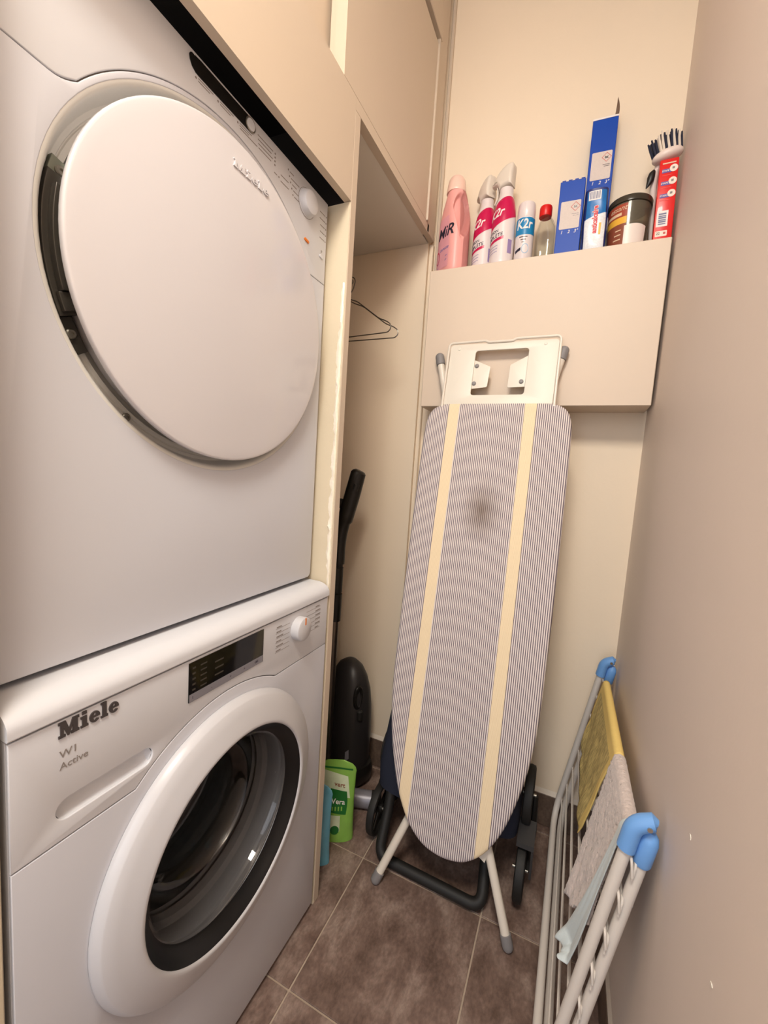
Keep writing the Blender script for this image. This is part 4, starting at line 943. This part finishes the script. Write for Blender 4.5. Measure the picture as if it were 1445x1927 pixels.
# ================================================================== SHOPPING TROLLEY behind the board
tr = thing('shopping_trolley', (0.25, 0.34, 0.0), 'navy fabric shopping trolley with black wheels, half hidden behind the ironing board', 'trolley')
def rrs(x0, x1, y0, y1, z, n=40):
    return sellipse((x0+x1)/2, (y0+y1)/2, z, (x1-x0)/2, (y1-y0)/2, 5, n)
obj('bag', loft([rrs(0.075, 0.425, 0.285, 0.41, 0.145), rrs(0.040, 0.448, 0.256, 0.425, 0.155), rrs(0.037, 0.450, 0.255, 0.428, 0.22), rrs(0.050, 0.440, 0.264, 0.428, 0.33), rrs(0.064, 0.425, 0.280, 0.428, 0.45), rrs(0.080, 0.415, 0.296, 0.428, 0.56), rrs(0.105, 0.390, 0.306, 0.420, 0.585)]), 'navy', tr)
obj('foot_bar', tube(arcpath([(0.072, 0.335, 0.30), (0.090, 0.262, 0.120), (0.093, 0.192, 0.0165), (0.386, 0.184, 0.0165), (0.378, 0.250, 0.085), (0.365, 0.335, 0.30)], 0.035, 8), 0.0145, 16), 'blackm', tr)
for x in (0.10, 0.40): obj('back_post', tube([(x, 0.440, 0.14), (x, 0.445, 0.60)], 0.009, 12), 'blackm', tr)
obj('axle', tube([(0.049, 0.362, 0.130), (0.463, 0.362, 0.130)], 0.007, 12), 'blackm', tr)
def wheel(x, y, z, r=0.0745, par=None):
    w = 0.012
    t = mapbm(lathe([(r-0.013, -w*0.7), (r-0.008, -w), (r-0.002, -w*0.8), (r, 0.0), (r-0.002, w*0.8), (r-0.008, w), (r-0.013, w*0.7), (r-0.016, 0.0), (r-0.013, -w*0.7)], 40, cap0=False, cap1=False), lambda u, v, q: (x+q, y+u, z+v))
    wo = obj('wheel', t, 'blackm', tr)
    hubs = [mapbm(lathe([(0.013, -0.012), (0.013, 0.012)], 16), lambda u, v, q: (x+q, y+u, z+v))]
    for k in range(5):
        a = 2*PI*k/5+0.3; c, s = math.cos(a), math.sin(a)
        hubs.append(tube([(x, y+0.011*c, z+0.011*s), (x, y+(r-0.013)*c, z+(r-0.013)*s)], 0.0045, 8))
    obj('spokes', join(*hubs), 'blackp', wo)
    obj('axle_bolt', mapbm(lathe([(0.005, -0.020), (0.005, 0.019), (0.0, 0.021)], 12), lambda u, v, q: (x+q, y+u, z+v)), 'screw', wo)
for x in (0.049, 0.4645):
    for y, z in ((0.283, 0.0755), (0.440, 0.0755), (0.362, 0.232)): wheel(x, y, z)
    sgn = 1 if x > 0.2 else -1
    xo = x+sgn*0.0175
    tri = [(0.283, 0.0755), (0.440, 0.0755), (0.362, 0.232)]
    arms = [tube([(xo, 0.362, 0.130), (xo, ty, tz)], [0.012, 0.007], 10) for ty, tz in tri]
    obj('wheel_bracket', join(*arms), 'blackp', tr)
obj('fork', loft([[(0.449, y, z) for y, z in ((0.255, 0.158), (0.330, 0.172), (0.330, 0.182), (0.255, 0.172))], [(0.492, y, z) for y, z in ((0.255, 0.158), (0.330, 0.172), (0.330, 0.182), (0.255, 0.172))]]), 'rubber', tr)
obj('fork', loft([[(0.486, y, z) for y, z in ((0.255, 0.170), (0.290, 0.172), (0.292, 0.062), (0.274, 0.062))], [(0.492, y, z) for y, z in ((0.255, 0.170), (0.290, 0.172), (0.292, 0.062), (0.274, 0.062))]]), 'rubber', tr)

# ================================================================== VACUUM CLEANER in the niche
vc = thing('vacuum_cleaner', (-0.155, 0.43, 0.0), 'black vacuum cleaner parked upright in the niche behind the side panel', 'vacuum cleaner')
VX, VY = -0.158, 0.440
VS = [(0.006, 0.070, 0.060), (0.02, 0.080, 0.068), (0.08, 0.088, 0.074), (0.20, 0.090, 0.074), (0.28, 0.088, 0.070), (0.34, 0.082, 0.062), (0.385, 0.068, 0.050), (0.415, 0.048, 0.036), (0.430, 0.026, 0.020), (0.434, 0.008, 0.007)]
obj('body', loft([sellipse(VX, VY, z, a, b, 2.3, 40, -0.5) for z, a, b in VS]), 'vac', vc)
obj('base_skirt', loft([sellipse(VX+0.004, VY-0.004, z, a, b, 3, 40, -0.5) for z, a, b in ((0.002, 0.076, 0.066), (0.02, 0.090, 0.078), (0.055, 0.094, 0.080), (0.075, 0.088, 0.074))]), 'blackp', vc)
ring = []
for k in range(24):
    a = 2*PI*k/24; ring.append((VX+0.062+0.012*math.cos(a)*0.4, VY-0.055+0.014*math.cos(a), 0.335+0.036*math.sin(a)))
obj('carry_handle', tube(ring, 0.006, 10, closed=True), 'blackp', vc)
obj('release_button', lathe_z([(0.011, -0.015), (0.011, 0.012), (0.006, 0.016), (0.0, 0.017)], VX+0.070, VY-0.052, 0.275, 16), 'blackm', vc)
ln = Vector((0.62, -0.78, 0)); lt_ = Vector((0.78, 0.62, 0))
obj('rating_sticker', loft([[Vector((VX, VY, 0.11))+ln*d+lt_*u+Vector((0, 0, z)) for u, z in ((-0.020, 0.0), (0.012, 0.028), (0.012, 0.062), (-0.020, 0.034))] for d in (0.0845, 0.0880)]), 'strip', vc, label='pale grey rating sticker')
wn = arcpath([(-0.124, 0.345, 1.087), (-0.146, 0.340, 0.985), (-0.170, 0.332, 0.885), (-0.1665, 0.325, 0.795)], 0.05, 6)
obj('wand_handle', tube([(-0.1215, 0.3455, 1.096), (-0.1225, 0.3453, 1.0935)]+wn, [0.012, 0.019, 0.0240]+[0.0250]*(len(wn)//2-1)+[0.020]*(len(wn)-len(wn)//2), 18), 'blackp', vc)
obj('handle_slot', tube([(-0.116, 0.324, 1.052), (-0.121, 0.3215, 1.033)], 0.009, 12), 'blackm', vc)
obj('wand_grip', tube([(-0.1665, 0.325, 0.80), (-0.1655, 0.320, 0.715)], 0.0150, 16), 'blackm', vc)
obj('wand_collar', tube([(-0.1655, 0.320, 0.785), (-0.1648, 0.318, 0.705)], 0.0190, 16), 'blackp', vc)
obj('wand_collar', tube([(-0.1648, 0.318, 0.700), (-0.1640, 0.315, 0.612)], 0.0200, 16), 'blackp', vc)
obj('wand_tube', tube([(-0.1640, 0.315, 0.612), (-0.158, 0.300, 0.06)], 0.0155, 16), 'steeltube', vc)
obj('floor_head', tube([(-0.17, 0.290, 0.030), (-0.005, 0.345, 0.030)], 0.0265, 20), 'strip', vc, label='dark grey tubular floor head')
obj('floor_head_end', tube([(-0.005, 0.345, 0.030), (0.006, 0.349, 0.030)], 0.0285, 20), 'blackp', vc)
obj('hose', tube(arcpath([(-0.235, 0.40, 0.30), (-0.30, 0.34, 0.45), (-0.28, 0.33, 0.80), (-0.22, 0.335, 0.99), (-0.146, 0.340, 0.985)], 0.08, 6), 0.016, 12), 'blackm', vc)

# ================================================================== REFILL POUCHES
def pouch(cx, cy, yaw, hw, hb, h, m, label, name):
    t = thing(name, (cx, cy, 0.0), label, 'refill pouch')
    c, s = math.cos(yaw), math.sin(yaw)
    def w_(u): return hw
    def bz(z):
        q = z/h; return hb*(1-q)**0.75*(1-0.25*(1-q)**6)+0.0012
    def hwz(z):
        q = z/h
        return hw*(1.0-0.05*math.sin(q*PI)) if q < 0.86 else hw*0.998*math.sqrt(max(0.02, 1-((q-0.86)/0.15)**2.2))
    def S(u, v, w):
        a = hwz(v); b = bz(v)*math.sqrt(max(0.0, 1-min(1, abs(u)/a)**2.6)); b += 0.0012*math.sin(v*75+u*60)
        x, y = u, -(b+w); return (cx+x*c-y*s, cy+x*s+y*c, v+0.001)
    secs = []
    for k in range(25):
        z = h*k/24*0.9995; a = hwz(z); fr = []
        for i in range(17): fr.append(S(-a*math.cos(PI*i/16), z, 0))
        bk = []
        for i in range(17):
            u = a*math.cos(PI*i/16); b = bz(z)*math.sqrt(max(0.0, 1-min(1, abs(u)/a)**2.6)); bk.append((cx+u*c-b*s, cy+u*s+b*c, z+0.001))
        secs.append(fr+bk)
    obj('film', loft(secs), m, t, ang=60)
    return t, S
gp, S = pouch(-0.060, 0.196, 0.45, 0.061, 0.024, 0.247, 'green', 'green refill pouch on the floor beside the closet side panel', 'green_pouch')
obj('pale_print', gridmap(-0.040, 0.046, 0.155, 0.220, lambda u, v, w: S(u, v, 0.0006), 12, 8, shape=lambda u, v, t, q: (u*(1-0.2*q), v-0.02*t)), 'greenl', gp)
obj('pale_print', gridmap(-0.045, 0.020, 0.035, 0.085, lambda u, v, w: S(u, v, 0.0006), 10, 8), 'greenl', gp)
obj('green_seal', gridmap(-0.05, 0.05, 0.226, 0.231, lambda u, v, w: S(u, v, 0.0006), 10, 1, shape=lambda u, v, t, q: (u, v-0.008*t)), 'greend', gp)
obj('dark_label', gridmap(-0.012, 0.036, 0.095, 0.165, lambda u, v, w: S(u, v, 0.0009), 10, 10, shape=lambda u, v, t, q: (u+0.003*math.sin(q*PI), v-0.008*t)), 'greend', gp)
obj('label_text', mapbm(text_bm('Vera', 0.021, bold=0.01, sub=True), lambda u, v, w: S(u+0.012, v+0.126-0.12*u, 0.0013+w)), 'paper', gp)
for k in range(4): obj('label_stripe', gridmap(-0.006+0.009*k, -0.002+0.009*k, 0.100, 0.112, lambda u, v, w: S(u, v, 0.0013), 1, 2), 'green', gp)
obj('top_text', mapbm(text_bm('vert', 0.019, bold=0.01, sub=True), lambda u, v, w: S(u+0.014, v+0.177-0.2*u, 0.0010+w)), 'brownred', gp)
obj('green_blob', mapbm(curve_bm([arc(0, 0, 0.013, 0, 360, 18)[:-1]], 0.0001), lambda u, v, w: S(u+0.006, v+0.040, 0.0012+w)), 'greend', gp)
pouch(-0.080, 0.104, 0.30, 0.058, 0.022, 0.236, 'cyanp', 'blue refill pouch on the floor, mostly hidden behind the closet side panel', 'blue_pouch')

# ================================================================== DRYING RACK against the right wall
rk = thing('drying_rack', (0.55, 0.2, 0.0), 'folded white drying rack with blue hinge caps, leaning on the right wall', 'drying rack')
NT, NB, FB, FT = Vector((0.6130, -0.150, 0.598)), Vector((0.529, -0.150, 0.075)), Vector((0.5385, 0.532, 0.078)), Vector((0.6155, 0.492, 0.575))
OFF2 = Vector((0.0245, 0.004, 0.001))
for k in range(2):
    o2 = OFF2*k; b2 = Vector((0.0195, 0.004, -0.016*k))*k
    path = arcpath([NT+o2, NB+b2, FB+b2, FT+o2], 0.075, 8)
    fr = obj('frame', tube(path, 0.0086, 16), 'rackw', rk)
    for t in (0.045, 0.16, 0.285, 0.41, 0.535, 0.66, 0.785, 0.90):
        a = (NT+o2).lerp(NB+b2, t); b = (FT+o2).lerp(FB+b2, t); d = (b-a).normalized()
        e = Vector((0.0088, 0, 0.001)) if k == 0 else Vector((-0.0088, 0, -0.007))
        a, b = a+e, b+e
        obj('wire', tube(arcpath([a+Vector((0.003*(1-2*k), -0.011, -0.024)), a-d*0.011, a+d*0.02, b+d*0.010], 0.006, 3), 0.0019, 8), 'rackw', rk)
for y, nt in ((-1, NT), (1, FT)):
    up = ((NT-NB) if y < 0 else (FT-FB)).normalized()
    a = nt; hp = arcpath([a-up*0.014, a+up*0.026, a+up*0.036+Vector((0.021, 0, 0.003))], 0.020, 6); hc = obj('hinge_cap', tube([hp[0]]+hp+[hp[-1]+Vector((0.004, 0, -0.001))], [0.0105]+[0.0122]*(len(hp)-1)+[0.0115, 0.006], 18), 'blue', rk)
    b = nt+OFF2
    obj('hinge_cap', tube([b-up*0.034, b-up*0.030, b+up*0.004, b+up*0.013, b+up*0.019], [0.0105, 0.0122, 0.0122, 0.0100, 0.005], 18), 'blue', rk)
    c = a+up*0.033+Vector((0.0155, 0, 0.001))
    obj('rivet', tube([c+Vector((0, -0.0134, 0)), c+Vector((0, 0.0134, 0))], 0.0035, 12), 'chrome', hc)
for p in (NB, FB):
    dy = 0.085 if p is NB else -0.085
    for k in range(2):
        q = p+Vector((0.0195*k, dy, -0.016*k)); obj('foot', tube([q+Vector((0, 0, -0.006)), (q.x, q.y, 0.0045)], [0.0055, 0.0075], 12), 'rackw', rk)

def drape(name, m, label, y0, y1, zb0, zb1, off, backz, seed, shrink=0.0, amp=0.003, ny=40, nv=56, thick=0.0018, fold=None, uvm=False):
    """cloth over the top wires: path v goes from the wall-side hem up over the wires and down the room side"""
    random.seed(seed); ph = [random.random()*6.28 for _ in range(6)]
    bm = bmesh.new(); uvl = bm.loops.layers.uv.new('UVMap'); g = []; UV = {}
    for i in range(ny+1):
        t = i/ny; row = []
        f = (y0+(y1-y0)*t+0.15)/0.642                                 # 0 near .. 1 far
        xt = NT.x+(FT.x-NT.x)*f; zt = (NT.z+(FT.z-NT.z)*f)-0.016
        xb = NB.x+(FB.x-NB.x)*f; zbm = 0.076
        zb = zb0+(zb1-zb0)*t
        for j in range(nv+1):
            v = j/nv
            if v < 0.22:
                q = v/0.22; z = backz+(zt-backz)*q; x = xt+0.0195
            elif v < 0.36:
                q = (v-0.22)/0.14; a = PI*q; x = xt+0.0115-off*0.5+(0.0080+off*0.5)*math.cos(a); z = zt+0.008*math.sin(a)+off*math.sin(a)
            else:
                q = (v-0.36)/0.64; z = zt+(zb-zt)*q
                x = xt+(xb-xt)*(zt-z)/(zt-zbm)+0.0035-off
            k = max(0, v-0.36)/0.64
            wob = amp*k*(math.sin(t*9+ph[0]+k*3)+0.6*math.sin(t*17+ph[1]-k*5)+0.5*math.sin(k*11+ph[2]))
            if v < 0.36: wob = 0
            yc = y0+(y1-y0)*(t+(0.5-t)*shrink*k*2)+0.004*math.sin(k*7+ph[3])*k
            if fold: x, yc, z = fold(t, k, x, yc, z)
            x = min(x-abs(wob)*0.9+0.0*wob, 0.6475)
            vv = bm.verts.new((x, yc, z)); UV[vv] = (t, v); row.append(vv)
        g.append(row)
    for i in range(ny):
        for j in range(nv): bm.faces.new((g[i][j], g[i+1][j], g[i+1][j+1], g[i][j+1]))
    for fc in bm.faces:
        for l in fc.loops: l[uvl].uv = UV[l.vert]
    o = obj(name, bm, m, ang=80)
    md = o.modifiers.new('thickness', 'SOLIDIFY'); md.thickness = thick; md.offset = 0
    return tag(o, label, 'cloth')
drape('yellow_cloth', 'ycloth', 'yellow floor cloth draped over the far end of the drying rack', 0.445, 0.085, 0.425, 0.330, 0.001, 0.47, 5, shrink=0.0, amp=0.004, fold=lambda t, k, x, y, z: (x+0.006*k*t-0.012*k*math.sin((1-t)*PI*0.5+0.35), y-0.05*k*(1-t)+0.075*k*t, z))
random.seed(21)
drape('grey_towel', 'towel', 'rough grey terry towel draped over the middle of the drying rack', 0.080, -0.107, 0.310, 0.400, 0.0030, 0.44, 8, shrink=0.0, amp=0.004, thick=0.004, ny=70, nv=90, fold=lambda t, k, x, y, z: (x-0.013*k*(1-t)**0.7-random.random()*0.0022*(k > 0.02), y-0.055*k*(1-t)+0.006*k*t+random.uniform(-.001, .001), z+random.uniform(-.0012, .0012)+0.006*k*math.sin(t*11)))
def blue_fold(t, k, x, y, z):
    # bunched at the top, opening out below, hem turned back on itself
    x2 = x-0.003*k*(1-t)+0.004*k*t-0.004*k*math.sin(t*7+1.0); y2 = y+(1-t)*0.068*k**1.4+t*0.022*k; z2 = z+0.006*k*math.sin(t*4)
    if k > 0.86:
        q = (k-0.86)/0.14; z2 += 0.040*q*(0.3+0.7*t); y2 -= 0.02*q*(1-t); x2 -= 0.007*math.sin(q*PI/2)
    return x2, y2, z2
drape('blue_cloth', 'bluelint', 'thin pale blue cloth hanging at the near end of the drying rack', -0.110, -0.131, 0.285, 0.275, 0.0115, 0.48, 12, amp=0.002, thick=0.0012, ny=30, nv=80, fold=blue_fold)
# chipped paint flakes on the right wall
wr = bpy.data.objects['wall_right']
for (y, z, a) in ((-0.243, 0.700, 0.4), (-0.352, 0.640, -0.5)):
    fl = mapbm(curve_bm([[(-0.0035, -0.001), (0.0, -0.0022), (0.0036, 0.0), (0.0012, 0.0024), (-0.002, 0.0016)]], 0.0003), lambda u, v, w: (WX-0.0004+w, y+u*math.cos(a)-v*math.sin(a), z+u*math.sin(a)+v*math.cos(a)))
    obj('paint_chip', fl, 'ceil', wr, label='pale fleck of chipped paint')
